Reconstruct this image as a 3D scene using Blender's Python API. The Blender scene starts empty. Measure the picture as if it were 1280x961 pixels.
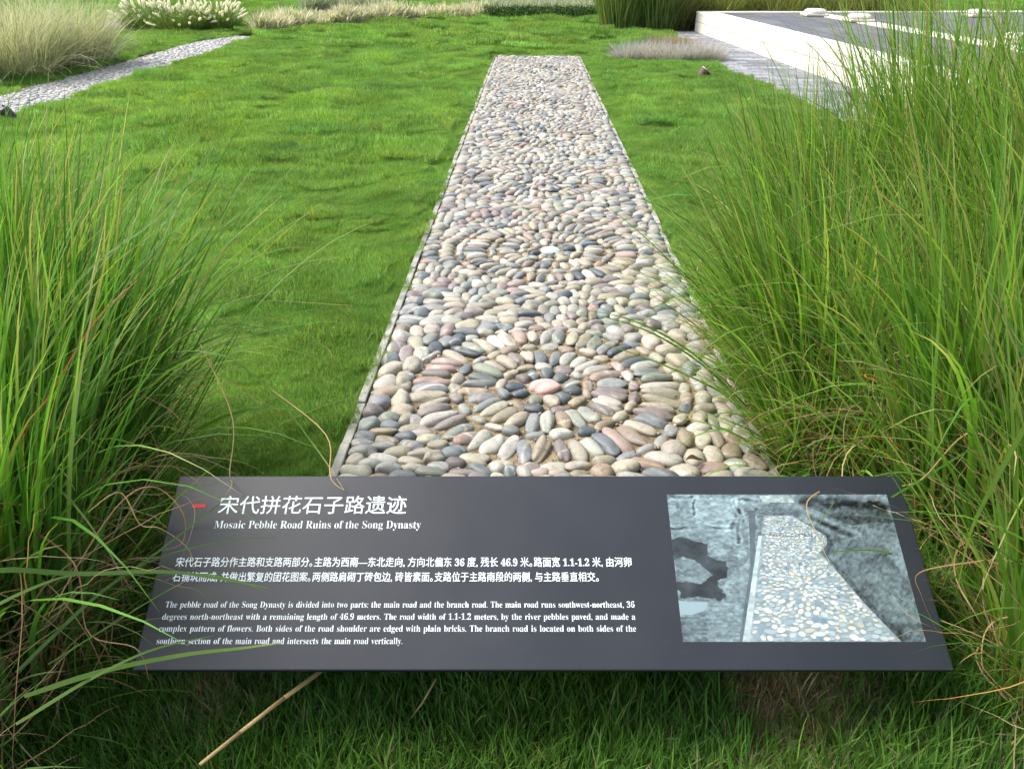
import bpy, math, random
import numpy as np
from mathutils import Vector
sc = bpy.context.scene
R = math.radians
rng = np.random.default_rng(7)

# ------------------------------------------------------------------ camera, sky, sun, exposure
H = 1.31                      # eye height above the path, metres
FPX = 961.0                   # focal length in photo pixels (photo 1280 wide)
PITCH = 29.06
YAW = 1.36                    # camera turned this much to the left of the path's direction
cam = bpy.data.cameras.new('camera')
cam.sensor_width = 36; cam.lens = 36*FPX/1280
cam.clip_start = 0.02; cam.clip_end = 800
camo = bpy.data.objects.new('camera', cam); sc.collection.objects.link(camo)
camo.location = (0, 0, H); camo.rotation_euler = (R(90-PITCH), 0, R(YAW)); sc.camera = camo

SUN_EL, SUN_AZ = 54.0, -78.0  # azimuth measured from +Y towards +X
world = bpy.data.worlds.new('World'); sc.world = world; world.use_nodes = True
wn = world.node_tree
sky = wn.nodes.new('ShaderNodeTexSky'); sky.sky_type = 'NISHITA'; sky.sun_disc = False
sky.sun_elevation = R(SUN_EL); sky.sun_rotation = R(SUN_AZ)
sky.air_density = 1.0; sky.dust_density = 3.5; sky.ozone_density = 1.0
hs = wn.nodes.new('ShaderNodeHueSaturation'); hs.inputs['Saturation'].default_value = .62     # thin white haze over the blue
wn.links.new(sky.outputs[0], hs.inputs['Color']); wn.links.new(hs.outputs[0], wn.nodes['Background'].inputs[0])
wn.nodes['Background'].inputs[1].default_value = 0.15
sun = bpy.data.lights.new('sun', 'SUN'); sun.energy = 2.0; sun.angle = R(22); sun.color = (1, .95, .87)
suno = bpy.data.objects.new('sun', sun); sc.collection.objects.link(suno)
sd = Vector((math.sin(R(SUN_AZ))*math.cos(R(SUN_EL)), math.cos(R(SUN_AZ))*math.cos(R(SUN_EL)), math.sin(R(SUN_EL))))
suno.rotation_euler = sd.to_track_quat('Z', 'Y').to_euler()
vs = sc.view_settings
vs.view_transform = 'Standard'; vs.look = 'None'; vs.gamma = 1; vs.use_curve_mapping = False
vs.exposure = 1.2

# ------------------------------------------------------------------ helpers
_f2 = np.array([-math.sin(R(YAW)), math.cos(R(YAW)), 0.0])
_rt = np.array([math.cos(R(YAW)), math.sin(R(YAW)), 0.0])
_fw = _f2*math.cos(R(PITCH)) - np.array([0, 0, math.sin(R(PITCH))])
_up = np.cross(_rt, _fw)
def ray(px, py): return _fw + _rt*((px-640)/FPX) - _up*((py-480.5)/FPX)
def G(px, py, z=0.0):                       # where a sight line of the photo meets the plane at height z
    d = ray(px, py); t = (z-H)/d[2]; return np.array([0, 0, H]) + d*t
def A(px, py, dist):                        # point at a horizontal distance in front of the eye
    d = ray(px, py); return np.array([0, 0, H]) + d*(dist/(d @ _f2))

def srgb(r, g, b):
    f = lambda c: ((c/255)/12.92 if c/255 <= .04045 else ((c/255+.055)/1.055)**2.4)
    return (f(r), f(g), f(b))

def mesh_np(name, V, F, col=None, smooth=True, mat=None):
    """V (N,3); F list of arrays (M,k) of the same or different k; col per-vertex (N,3)"""
    V = np.asarray(V, dtype=np.float32)
    Fs = [np.asarray(f, dtype=np.int32) for f in (F if isinstance(F, list) else [F]) if len(f)]
    me = bpy.data.meshes.new(name)
    me.vertices.add(len(V)); me.vertices.foreach_set('co', V.ravel())
    nl = sum(f.size for f in Fs); nf = sum(len(f) for f in Fs)
    me.loops.add(nl); me.loops.foreach_set('vertex_index', np.concatenate([f.ravel() for f in Fs]))
    me.polygons.add(nf)
    tot = np.concatenate([np.full(len(f), f.shape[1], dtype=np.int32) for f in Fs])
    st = np.concatenate([[0], np.cumsum(tot)[:-1]]).astype(np.int32)
    me.polygons.foreach_set('loop_start', st)
    me.polygons.foreach_set('use_smooth', np.full(nf, smooth, dtype=bool))
    if col is not None:
        a = me.color_attributes.new('Col', 'FLOAT_COLOR', 'POINT')
        c = np.ones((len(V), 4), dtype=np.float32); c[:, :3] = col
        a.data.foreach_set('color', c.ravel())
    me.update(calc_edges=True); me.validate()
    if mat: me.materials.append(mat)
    return me

def link(name, me, parent=None, loc=None):
    o = bpy.data.objects.new(name, me); sc.collection.objects.link(o)
    if parent is not None: o.parent = parent
    if loc is not None: o.location = loc
    return o
def tag(o, label=None, cat=None, group=None, kind=None):
    if label: o['label'] = label
    if cat: o['category'] = cat
    if group: o['group'] = group
    if kind: o['kind'] = kind
    return o
def empty(name, loc=(0, 0, 0), rz=0):
    o = link(name, None, None, loc); o.rotation_euler = (0, 0, rz); o.empty_display_size = .1
    return o

class MB:
    """collects boxes and prisms into one mesh"""
    def __init__(s): s.V = []; s.F = []; s.n = 0
    def add(s, V, F):
        V = np.asarray(V, float); s.V.append(V)
        for f in F: s.F.append([i+s.n for i in f])
        s.n += len(V)
    def box(s, x0, x1, y0, y1, z0, z1):
        s.add([(x0,y0,z0),(x1,y0,z0),(x1,y1,z0),(x0,y1,z0),(x0,y0,z1),(x1,y0,z1),(x1,y1,z1),(x0,y1,z1)],
              [(3,2,1,0),(4,5,6,7),(0,1,5,4),(1,2,6,5),(2,3,7,6),(3,0,4,7)])
    def cyl(s, p0, p1, r0, r1=None, n=16):
        r1 = r0 if r1 is None else r1
        p0 = np.array(p0, float); p1 = np.array(p1, float); d = p1-p0; d /= np.linalg.norm(d)
        a = np.cross(d, [0, 0, 1] if abs(d[2]) < .9 else [1, 0, 0]); a /= np.linalg.norm(a); b = np.cross(d, a)
        t = np.arange(n)/n*2*math.pi
        c = np.cos(t)[:, None]*a + np.sin(t)[:, None]*b
        s.add(np.concatenate([p0+c*r0, p1+c*r1]), [(i, (i+1) % n, n+(i+1) % n, n+i) for i in range(n)] + [tuple(range(n))[::-1], tuple(range(n, 2*n))])
    def lathe(s, prof, c=(0, 0, 0), n=24):
        t = np.arange(n)/n*2*math.pi; V = []
        for r, z in prof: V.append(np.stack([c[0]+r*np.cos(t), c[1]+r*np.sin(t), np.full(n, c[2]+z)], 1))
        F = [(k*n+i, k*n+(i+1) % n, (k+1)*n+(i+1) % n, (k+1)*n+i) for k in range(len(prof)-1) for i in range(n)]
        F += [tuple(range(n))[::-1], tuple(range((len(prof)-1)*n, len(prof)*n))]
        s.add(np.concatenate(V), F)
    def mesh(s, name, mat, smooth=False, bevel=0):
        me = bpy.data.meshes.new(name)
        me.from_pydata(np.concatenate(s.V).tolist(), [], s.F); me.materials.append(mat)
        if smooth: me.polygons.foreach_set('use_smooth', [True]*len(me.polygons))
        if bevel:
            import bmesh
            bm = bmesh.new(); bm.from_mesh(me)
            bmesh.ops.bevel(bm, geom=bm.edges[:], offset=bevel, segments=2, affect='EDGES', profile=.5)
            bm.to_mesh(me); bm.free()
        return me

def vnoise(x, y, seed=0):
    """smooth value noise in [-1,1] for numpy arrays"""
    xi = np.floor(x).astype(np.int64); yi = np.floor(y).astype(np.int64); xf = x-xi; yf = y-yi
    def h(a, b):
        n = (a*374761393 + b*668265263 + seed*974711) & 0x7fffffff
        n = ((n ^ (n >> 13))*1274126177) & 0x7fffffff
        return ((n ^ (n >> 16)) & 0xffff)/32767.5-1
    u = xf*xf*(3-2*xf); v = yf*yf*(3-2*yf)
    return (h(xi, yi)*(1-u)+h(xi+1, yi)*u)*(1-v) + (h(xi, yi+1)*(1-u)+h(xi+1, yi+1)*u)*v

# ------------------------------------------------------------------ materials
def nmat(name):
    m = bpy.data.materials.new(name); m.use_nodes = True
    return m, m.node_tree.nodes, m.node_tree.links, m.node_tree.nodes['Principled BSDF']
def noise(N, L, scale, detail=3, vec=None, rough=.55):
    n = N.new('ShaderNodeTexNoise'); n.inputs['Scale'].default_value = scale
    n.inputs['Detail'].default_value = detail; n.inputs['Roughness'].default_value = rough
    if vec is not None: L.new(vec, n.inputs['Vector'])
    return n
def ramp(N, L, src, stops):
    r = N.new('ShaderNodeValToRGB'); L.new(src, r.inputs[0])
    e = r.color_ramp.elements
    while len(e) < len(stops): e.new(.5)
    for k, (p, c) in enumerate(stops): e[k].position = p; e[k].color = (*c, 1) if len(c) == 3 else c
    return r
def mixc(N, L, a, b, fac, mode='MIX'):
    m = N.new('ShaderNodeMix'); m.data_type = 'RGBA'; m.blend_type = mode
    for s, v in ((m.inputs[0], fac), (m.inputs[6], a), (m.inputs[7], b)):
        if hasattr(v, 'is_output'): L.new(v, s)
        elif isinstance(v, (int, float)): s.default_value = v
        else: s.default_value = (*v, 1)
    return m.outputs[2]
def bump(N, L, P, src, strength, dist=.01):
    b = N.new('ShaderNodeBump'); b.inputs['Strength'].default_value = strength; b.inputs['Distance'].default_value = dist
    L.new(src, b.inputs['Height']); L.new(b.outputs[0], P.inputs['Normal'])
def pos(N): return N.new('ShaderNodeNewGeometry').outputs['Position']
def g3(v): return (v, v, v)

def leaf_material(name, rough=.45, transl=.35, warm=(1.15, 1.1, .55), vary=True, spec=.35):
    """blade: its own colour from the Col attribute, patchy tint over the bed, light coming through"""
    m, N, L, P = nmat(name)
    at = N.new('ShaderNodeAttribute'); at.attribute_name = 'Col'
    c = at.outputs['Color']
    if vary:
        n1 = noise(N, L, 1.6, 4, pos(N)); r1 = ramp(N, L, n1.outputs[0], [(.32, (.74, .80, .72)), (.5, (1, 1, 1)), (.68, (1.22, 1.16, 1.05))])
        c = mixc(N, L, c, r1.outputs[0], 1.0, 'MULTIPLY')
        n2 = noise(N, L, .35, 3, pos(N)); r2 = ramp(N, L, n2.outputs[0], [(.35, (.88, .92, .95)), (.65, (1.10, 1.07, 1.0))])
        c = mixc(N, L, c, r2.outputs[0], 1.0, 'MULTIPLY')
        ti = N.new('ShaderNodeAttribute'); ti.attribute_type = 'INSTANCER'; ti.attribute_name = 'tint'
        c = mixc(N, L, c, ti.outputs['Color'], 1.0, 'MULTIPLY')
    L.new(c, P.inputs['Base Color']); P.inputs['Roughness'].default_value = rough
    P.inputs['Specular IOR Level'].default_value = spec
    tr = N.new('ShaderNodeBsdfTranslucent'); L.new(mixc(N, L, c, warm, 1.0, 'MULTIPLY'), tr.inputs['Color'])
    mx = N.new('ShaderNodeMixShader'); mx.inputs[0].default_value = transl
    L.new(P.outputs[0], mx.inputs[1]); L.new(tr.outputs[0], mx.inputs[2])
    L.new(mx.outputs[0], N['Material Output'].inputs[0])
    return m
M = {}
M['lawn'] = leaf_material('lawn_blade', .55, .48, (1.12, 1.1, .7), spec=.25)
M['blade'] = leaf_material('long_grass_blade', .5, .45, (1.2, 1.15, .5), vary=False, spec=.22)
M['pale'] = leaf_material('pale_grass_blade', .6, .4, (1.1, 1.05, .8), vary=False, spec=.2)

def m_soil():
    m, N, L, P = nmat('lawn_soil'); p = pos(N)
    n = noise(N, L, 9, 6, p); r = ramp(N, L, n.outputs[0], [(.3, (.028, .030, .012)), (.55, (.045, .062, .018)), (.75, (.085, .075, .035))])
    L.new(r.outputs[0], P.inputs['Base Color']); P.inputs['Roughness'].default_value = .95
    bump(N, L, P, n.outputs[0], .6, .02); return m
def m_sand():
    m, N, L, P = nmat('sandy_mortar'); p = pos(N)
    n = noise(N, L, 60, 6, p); n2 = noise(N, L, 4, 4, p)
    r = ramp(N, L, n.outputs[0], [(.3, srgb(96, 84, 64)), (.5, srgb(134, 120, 94)), (.72, srgb(164, 150, 122))])
    r2 = ramp(N, L, n2.outputs[0], [(.35, (.72, .68, .6)), (.6, (1, 1, 1))])
    L.new(mixc(N, L, r.outputs[0], r2.outputs[0], 1.0, 'MULTIPLY'), P.inputs['Base Color'])
    P.inputs['Roughness'].default_value = .95
    v = N.new('ShaderNodeTexVoronoi'); v.inputs['Scale'].default_value = 170; L.new(p, v.inputs['Vector'])
    ad = N.new('ShaderNodeMath'); ad.operation = 'SUBTRACT'; L.new(n.outputs[0], ad.inputs[0]); L.new(v.outputs[0], ad.inputs[1])
    bump(N, L, P, ad.outputs[0], .8, .006); return m
def m_pebble():
    m, N, L, P = nmat('river_pebble')
    at = N.new('ShaderNodeAttribute'); at.attribute_name = 'Col'; p = pos(N)
    n = noise(N, L, 190, 4, p, .7); r = ramp(N, L, n.outputs[0], [(.30, (.55, .55, .55)), (.44, (1, 1, 1)), (.58, (1.0, 1.0, 1.0)), (.72, (1.28, 1.26, 1.22))])
    c = mixc(N, L, at.outputs['Color'], r.outputs[0], 1.0, 'MULTIPLY')
    n2 = noise(N, L, 26, 5, p, .7); n2.inputs['Distortion'].default_value = 1.2
    r2 = ramp(N, L, n2.outputs[0], [(.33, (.62, .64, .67)), (.47, (1, 1, 1)), (.55, (1, 1, 1)), (.70, (1.2, 1.15, 1.05))])
    c = mixc(N, L, c, r2.outputs[0], 1.0, 'MULTIPLY')
    L.new(c, P.inputs['Base Color'])
    rr = ramp(N, L, n2.outputs[0], [(.3, g3(.42)), (.7, g3(.62))]); L.new(rr.outputs[0], P.inputs['Roughness'])
    P.inputs['Specular IOR Level'].default_value = .45
    bump(N, L, P, n.outputs[0], .4, .003); return m
def m_brickedge():
    m, N, L, P = nmat('grey_edging_brick'); p = pos(N)
    n = noise(N, L, 14, 5, p); n2 = noise(N, L, 120, 3, p)
    r = ramp(N, L, n.outputs[0], [(.3, srgb(92, 92, 82)), (.5, srgb(140, 138, 128)), (.7, srgb(172, 168, 156))])
    L.new(mixc(N, L, r.outputs[0], n2.outputs['Color'], .12), P.inputs['Base Color']); P.inputs['Roughness'].default_value = .9
    bump(N, L, P, n2.outputs[0], .4, .004); return m
def m_panel():
    m, N, L, P = nmat('dark_powder_coat'); p = pos(N)
    n = noise(N, L, 900, 2, p); n2 = noise(N, L, 7, 5, p)
    r = ramp(N, L, n2.outputs[0], [(.35, srgb(31, 35, 41)), (.7, srgb(36, 40, 46))])
    # light dust smears
    n3 = noise(N, L, 23, 6, p, .75); rd = ramp(N, L, n3.outputs[0], [(.62, g3(0)), (.82, g3(.06))])
    L.new(mixc(N, L, r.outputs[0], srgb(150, 148, 140), rd.outputs[0]), P.inputs['Base Color'])
    rr = ramp(N, L, n2.outputs[0], [(.3, g3(.37)), (.7, g3(.41))]); L.new(rr.outputs[0], P.inputs['Roughness'])
    P.inputs['Specular IOR Level'].default_value = .55
    bump(N, L, P, n.outputs[0], .02, .0008); return m
def m_simple(name, col, rough=.6, bumpscale=None, spec=.4):
    m, N, L, P = nmat(name); p = pos(N)
    n = noise(N, L, bumpscale or 20, 4, p)
    r = ramp(N, L, n.outputs[0], [(.3, tuple(c*.8 for c in col)), (.7, tuple(min(1, c*1.15) for c in col))])
    L.new(r.outputs[0], P.inputs['Base Color']); P.inputs['Roughness'].default_value = rough; P.inputs['Specular IOR Level'].default_value = spec
    if bumpscale: bump(N, L, P, n.outputs[0], .2, .004)
    return m
def m_col(name, rough=.6, spec=.3):
    m, N, L, P = nmat(name); at = N.new('ShaderNodeAttribute'); at.attribute_name = 'Col'
    L.new(at.outputs['Color'], P.inputs['Base Color']); P.inputs['Roughness'].default_value = rough; P.inputs['Specular IOR Level'].default_value = spec
    return m
def m_blocks(name, cols, mortar, bw, bh, rough=.85, rot=0, off=.5, msize=.02):
    m, N, L, P = nmat(name); p = pos(N)
    mp = N.new('ShaderNodeMapping'); mp.inputs['Rotation'].default_value = (0, 0, rot); L.new(p, mp.inputs['Vector'])
    b = N.new('ShaderNodeTexBrick'); L.new(mp.outputs[0], b.inputs['Vector'])
    b.inputs['Color1'].default_value = (*cols[0], 1); b.inputs['Color2'].default_value = (*cols[1], 1); b.inputs['Mortar'].default_value = (*mortar, 1)
    b.inputs['Scale'].default_value = 1; b.inputs['Brick Width'].default_value = bw; b.inputs['Row Height'].default_value = bh
    b.inputs['Mortar Size'].default_value = msize; b.offset = off; b.inputs['Mortar Smooth'].default_value = .3
    n = noise(N, L, 3, 5, p); r = ramp(N, L, n.outputs[0], [(.3, g3(.72)), (.7, g3(1.15))])
    L.new(mixc(N, L, b.outputs['Color'], r.outputs[0], 1.0, 'MULTIPLY'), P.inputs['Base Color']); P.inputs['Roughness'].default_value = rough
    iv = N.new('ShaderNodeMath'); iv.operation = 'SUBTRACT'; iv.inputs[0].default_value = 1; L.new(b.outputs['Fac'], iv.inputs[1])
    bump(N, L, P, iv.outputs[0], .6, .01); return m
def m_whitestone():
    m, N, L, P = nmat('white_stone_wall'); p = pos(N)
    mp = N.new('ShaderNodeMapping'); mp.inputs['Rotation'].default_value = (0, R(90), 0); L.new(p, mp.inputs['Vector'])
    n = noise(N, L, 1.2, 6, p); n2 = noise(N, L, 30, 4, p)
    r = ramp(N, L, n.outputs[0], [(.3, srgb(198, 194, 182)), (.6, srgb(224, 220, 208))])
    sx = N.new('ShaderNodeSeparateXYZ'); L.new(p, sx.inputs[0])
    cb = N.new('ShaderNodeCombineXYZ'); L.new(sx.outputs[1], cb.inputs[0]); L.new(sx.outputs[2], cb.inputs[1])
    b = N.new('ShaderNodeTexBrick'); L.new(cb.outputs[0], b.inputs['Vector']); b.inputs['Scale'].default_value = 1
    b.inputs['Brick Width'].default_value = 1.1; b.inputs['Row Height'].default_value = .19; b.inputs['Mortar Size'].default_value = .006
    b.inputs['Color1'].default_value = (1, 1, 1, 1); b.inputs['Color2'].default_value = (.90, .89, .85, 1); b.inputs['Mortar'].default_value = (.42, .39, .33, 1)
    L.new(mixc(N, L, r.outputs[0], b.outputs['Color'], 1.0, 'MULTIPLY'), P.inputs['Base Color']); P.inputs['Roughness'].default_value = .8
    bump(N, L, P, n2.outputs[0], .25, .006); return m
M['soil'] = m_soil(); M['sand'] = m_sand(); M['pebble'] = m_pebble(); M['edge'] = m_brickedge()
M['panel'] = m_panel(); M['steel'] = m_simple('dark_brown_steel', srgb(34, 28, 24), .55)
M['white_ink'] = m_simple('white_ink', srgb(228, 236, 236), .45); M['red_ink'] = m_simple('red_ink', srgb(196, 38, 34), .45)
M['print'] = m_col('printed_film', .32, .45)
M['whitestone'] = m_whitestone()
M['platform'] = m_blocks('grey_slab_paving', (srgb(84, 84, 88), srgb(100, 99, 102)), srgb(66, 66, 68), 1.2, .6, .6, R(90))
M['brickwalk'] = m_blocks('grey_brick_paving', (srgb(98, 102, 110), srgb(146, 147, 152)), srgb(66, 66, 68), .36, .15, .8, 0, .5, .008)
M['gravelbed'] = m_simple('pale_grey_bed', srgb(150, 148, 144), .9, 40)
M['lampmetal'] = m_simple('bronze_lamp_metal', srgb(74, 52, 42), .45, None, .6)
M['lampblack'] = m_simple('black_lamp_metal', srgb(26, 22, 22), .45, None, .6)
M['lens'] = m_simple('lamp_glass', srgb(196, 190, 182), .15, None, .8)
M['rock'] = m_simple('grey_rock', srgb(142, 140, 138), .9, 8)
M['brownrock'] = m_simple('brown_stone', srgb(104, 78, 66), .9, 30)
M['straw'] = m_simple('straw', srgb(186, 156, 104), .7)
M['hedge'] = leaf_material('hedge_leaf', .5, .3, vary=False)

# ------------------------------------------------------------------ plan of the site
pl = np.array([G(415, 590)[0], G(617, 71)[0]]); pr = np.array([G(979, 590)[0], G(725, 71)[0]])
PX0, PX1 = pl.mean(), pr.mean()                       # outer edges of the brick edging
PC = (PX0+PX1)/2; PEND = G(671, 71)[1]; PSTART = 1.46
EDGE = .034
IX0, IX1 = PX0+EDGE, PX1-EDGE
print('path', pl, pr, PX0, PX1, 'end', PEND)
WALLX = G(868, 40)[0]; WALLH = .37; WALLFAR = G(868, 40)[1]; WALLNEAR = 4.2; PLATX1 = WALLX+11
print('wall', G(868, 40), G(1014, 93), WALLX)
walk_left = [(WALLX-.5, WALLFAR), (G(880, 75)[0], G(880, 75)[1]), (G(905, 90)[0], G(905, 90)[1]), (G(962, 113)[0], G(962, 113)[1]), (G(962, 113)[0]+.1, 4.2)]
bp_far = [G(-260, 205), G(0, 121), G(125, 87), G(240, 54), G(297, 46)]     # edges of the branch path
bp_near = [G(-260, 290), G(0, 156), G(120, 115), G(215, 85), G(322, 48)]
def in_poly(x, y, poly):
    c = np.zeros(x.shape, bool); n = len(poly)
    for i in range(n):
        x0, y0 = poly[i][:2]; x1, y1 = poly[(i+1) % n][:2]
        k = ((y0 > y) != (y1 > y)); c ^= k & (x < (x1-x0)*(y-y0)/((y1-y0) if y1 != y0 else 1e-9)+x0)
    return c
BP = [tuple(p[:2]) for p in bp_far] + [tuple(p[:2]) for p in bp_near[::-1]]
WALK = walk_left + [(WALLX+.75, 4.2), (WALLX+.1, WALLFAR)]
def hgt(x, y):
    """lawn soil height: low mounds, cut down to path level beside the paved strips"""
    x = np.asarray(x, float); y = np.asarray(y, float)
    h = .024*vnoise(x*1.1, y*1.1, 1) + .034*vnoise(x*2.4+5, y*3.0, 2) + .014*vnoise(x*6, y*7, 3) - .012
    d = np.maximum(np.maximum(np.maximum(PX0-x, x-PX1), y-PEND), PSTART-y)
    w = np.clip(d/.25, 0, 1)
    h = h*w - .012*(1-w) + .012*w
    h = np.where(d < 0, -.045, h)
    return h

# ground sheet: fine near the eye, coarse to the horizon
def grid_axis(a, b, fine0, fine1, step):
    f = np.arange(fine0, fine1+1e-6, step)
    lo = [] if a >= fine0 else (fine0-np.geomspace(step, fine0-a, 28))[::-1]
    hi = [] if b <= fine1 else fine1+np.geomspace(step, b-fine1, 28)
    return np.concatenate([lo, f, hi])
gx = grid_axis(-260, 260, -5, 5, .06); gy = grid_axis(-60, 320, 0, 14, .06)
XX, YY = np.meshgrid(gx, gy); ZZ = hgt(XX, YY)
ZZ = np.where(in_poly(XX, YY, BP) | in_poly(XX, YY, WALK), -.05, ZZ)
nx, ny = len(gx), len(gy); idx = np.arange(nx*ny).reshape(ny, nx)
ground = link('ground', mesh_np('ground', np.stack([XX, YY, ZZ], -1).reshape(-1, 3), np.stack([idx[:-1, :-1], idx[:-1, 1:], idx[1:, 1:], idx[1:, :-1]], -1).reshape(-1, 4), None, True, M['soil']))
tag(ground, 'dark soil under the lawn', None, None, 'structure')

# ------------------------------------------------------------------ pebbles
def ico(sub):
    import bmesh
    bm = bmesh.new(); bmesh.ops.create_icosphere(bm, subdivisions=sub, radius=1)
    V = np.array([v.co[:] for v in bm.verts]); F = np.array([[v.index for v in f.verts] for f in bm.faces]); bm.free()
    return V, F
ICO = {k: ico(k) for k in (1, 2, 3, 4)}
def stone(cx, cy, a, b, ang, hz, z0, sub, rg):
    """one river pebble: a half length, b half width, hz half height"""
    V, F = ICO[sub]; V = V.copy()
    e = rg.uniform(.80, 1.0); V = np.sign(V)*np.abs(V)**e
    V /= (np.abs(V[:, 0])**2.3+np.abs(V[:, 1])**2.3+np.abs(V[:, 2])**2.3)[:, None]**(1/2.3)
    k = rg.normal(0, 2.1, (4, 3)); ph = rg.uniform(0, 6.3, 4); am = rg.uniform(.03, .075, 4)
    d = 1+sum(am[i]*np.sin(V@k[i]+ph[i]) for i in range(4))
    V = V*d[:, None]
    egg = rg.uniform(-.22, .22); V[:, 1] *= 1+egg*V[:, 0]; V[:, 2] *= 1+rg.uniform(-.2, .2)*V[:, 0]
    bend = rg.uniform(-.12, .12); V[:, 1] += bend*(V[:, 0]**2-.4)
    V *= (a, b, hz)
    t = rg.normal(0, .13); V[:, 2] += V[:, 0]*t*.5
    t2 = rg.normal(0, .18); y = V[:, 1].copy(); V[:, 1] = y*math.cos(t2)-V[:, 2]*math.sin(t2); V[:, 2] = y*math.sin(t2)+V[:, 2]*math.cos(t2)
    c, s = math.cos(ang), math.sin(ang)
    X = V[:, 0]*c-V[:, 1]*s+cx; Y = V[:, 0]*s+V[:, 1]*c+cy
    return np.stack([X, Y, V[:, 2]+z0], 1), F
PAL = [((206, 196, 172), 22), ((196, 184, 158), 17), ((190, 187, 176), 16), ((160, 164, 162), 11), ((136, 146, 150), 8), ((104, 116, 124), 4.5),
       ((172, 156, 150), 9), ((196, 166, 152), 4), ((168, 172, 156), 9), ((222, 216, 200), 14), ((152, 138, 134), 5), ((182, 164, 134), 7)]
PC_COL = np.array([srgb(*c) for c, w in PAL]); PC_W = np.array([w for c, w in PAL], float); PC_W /= PC_W.sum()
DARK = np.array([srgb(*c) for c in ((104, 118, 124), (124, 136, 140), (138, 148, 140), (94, 106, 116))])
def pcol(rg, dark=False):
    c = DARK[rg.integers(len(DARK))] if dark else PC_COL[rg.choice(len(PC_COL), p=PC_W)]
    c = c*.82+.18*c.mean()*np.array([1.0, 1.0, .98]); return np.clip(.55*np.array([.99, 1.0, 1.0])*c*rg.uniform(.82, 1.14)*(1+rg.normal(0, .02, 3)), .02, .8)

def lloyd(x0, x1, y0, y1, n, excl, rg, iters=14, res=.008, edge_cols=True):
    """fill a rectangle with n elongated cells outside the mask; returns ellipses (x, y, a, b, angle)"""
    xs = np.arange(x0+res/2, x1, res); ys = np.arange(y0+res/2, y1, res)
    X, Y = np.meshgrid(xs, ys); X = X.ravel(); Y = Y.ravel(); ok = ~excl(X, Y); X = X[ok]; Y = Y[ok]
    pick = rg.choice(len(X), n, replace=False); S = np.stack([X[pick], Y[pick]], 1)
    vert = vnoise(S[:, 0]*5.5+y0*7, S[:, 1]*7, 17) > .22
    ang = np.where(vert, math.pi/2, 0)+rg.normal(0, .22, n); el = rg.uniform(1.2, 2.3, n)
    for it in range(iters):
        best = np.full(len(X), 1e9, np.float32); lab = np.zeros(len(X), np.int32)
        for i in range(n):
            dx = X-S[i, 0]; dy = Y-S[i, 1]; c, s = math.cos(ang[i]), math.sin(ang[i])
            u = (dx*c+dy*s); v = (-dx*s+dy*c); d = u*u/el[i]+v*v*el[i]
            m = d < best; best[m] = d[m]; lab[m] = i
        cnt = np.bincount(lab, minlength=n)+1e-9
        S = np.stack([np.bincount(lab, X, n)/cnt, np.bincount(lab, Y, n)/cnt], 1)
    out = []
    for i in range(n):
        k = lab == i
        if k.sum() < 12: continue
        dx = X[k]-S[i, 0]; dy = Y[k]-S[i, 1]
        C = np.array([[np.mean(dx*dx), np.mean(dx*dy)], [np.mean(dx*dy), np.mean(dy*dy)]])
        w, U = np.linalg.eigh(C); b, a = 2*np.sqrt(w)
        if a > 2.7*b: a = 2.7*b
        out.append((S[i, 0], S[i, 1], a, b, math.atan2(U[1, 1], U[0, 1])))
    return out

stones = []   # (x, y, a, b, ang, hz, dark?)
def flower(cx, cy, rg, s=1.0, first=False):
    st = [(cx, cy, .056*s, .040*s, rg.uniform(-.2, .2), .026, 'c')]
    def radial(n, r0, r1, wid, dark=0., ph=None):
        ph = rg.uniform(0, 6.28) if ph is None else ph
        th = ph+(np.arange(n)+rg.uniform(-.16, .16, n))/n*2*math.pi
        for t in th:
            rm = (r0+r1)/2+rg.uniform(-.008, .008); a = (r1-r0)/2*rg.uniform(.86, 1.04); b = wid/2*rg.uniform(.86, 1.08)
            st.append((cx+rm*math.cos(t), cy+rm*math.sin(t), a*s, b*s, t+rg.normal(0, .10), .03, 'd' if rg.random() < dark else ''))
    def tang(n, r, ln, wid):
        th = rg.uniform(0, 6.28)+(np.arange(n)+rg.uniform(-.18, .18, n))/n*2*math.pi
        for t in th:
            st.append((cx+r*math.cos(t), cy+r*math.sin(t), ln/2*rg.uniform(.82, 1.05), wid/2*rg.uniform(.85, 1.1), t+math.pi/2+rg.normal(0, .08), .025, ''))
    radial(11, .060*s, .128*s, .044*s, .62 if first else .25)
    tang(13, .148*s, .074*s, .040*s)
    radial(30, .168*s, .284*s, .046*s, .05)
    tang(26, .304*s, .074*s, .040*s)
    radial(50, .325*s, .455*s, .047*s, .05)
    tang(40, .472*s, .078*s, .040*s)
    return st
PERIOD = 1.42; FC0 = G(684, 487)
centres = [FC0[1]+PERIOD*k for k in range(-1, 9)]
FR = .482
ix0, ix1 = IX0+.005, IX1-.005
y = PSTART
pc = PC
for k, cy in enumerate(centres):
    rg = np.random.default_rng(100+k)
    ya, yb = max(PSTART, cy-PERIOD/2), min(PEND-.03, cy+PERIOD/2)
    if yb-ya < .1: continue
    s = rg.uniform(.97, 1.02)
    fl = [q for q in flower(pc+rg.normal(0, .012), cy, rg, s, k == 1) if ya-.02 < q[1] < yb+.02 and q[1] < PEND-.05 and q[1] > PSTART]
    stones += fl
    ex = lambda X, Y, cy=cy, s=s: (X-pc)**2+(Y-cy)**2 < (FR*s)**2
    area = (ix1-ix0)*(yb-ya)-math.pi*FR**2*(.0 if yb-ya < 1 else 1)
    n = int(max(20, area*248))
    for (x_, y_, a, b, an) in lloyd(ix0, ix1, ya, yb, n, ex, rg):
        stones.append((x_, y_, a*.95, b*.95, an, max(.016, min(.03, b*1.0)), ''))
print('stones', len(stones))
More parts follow.
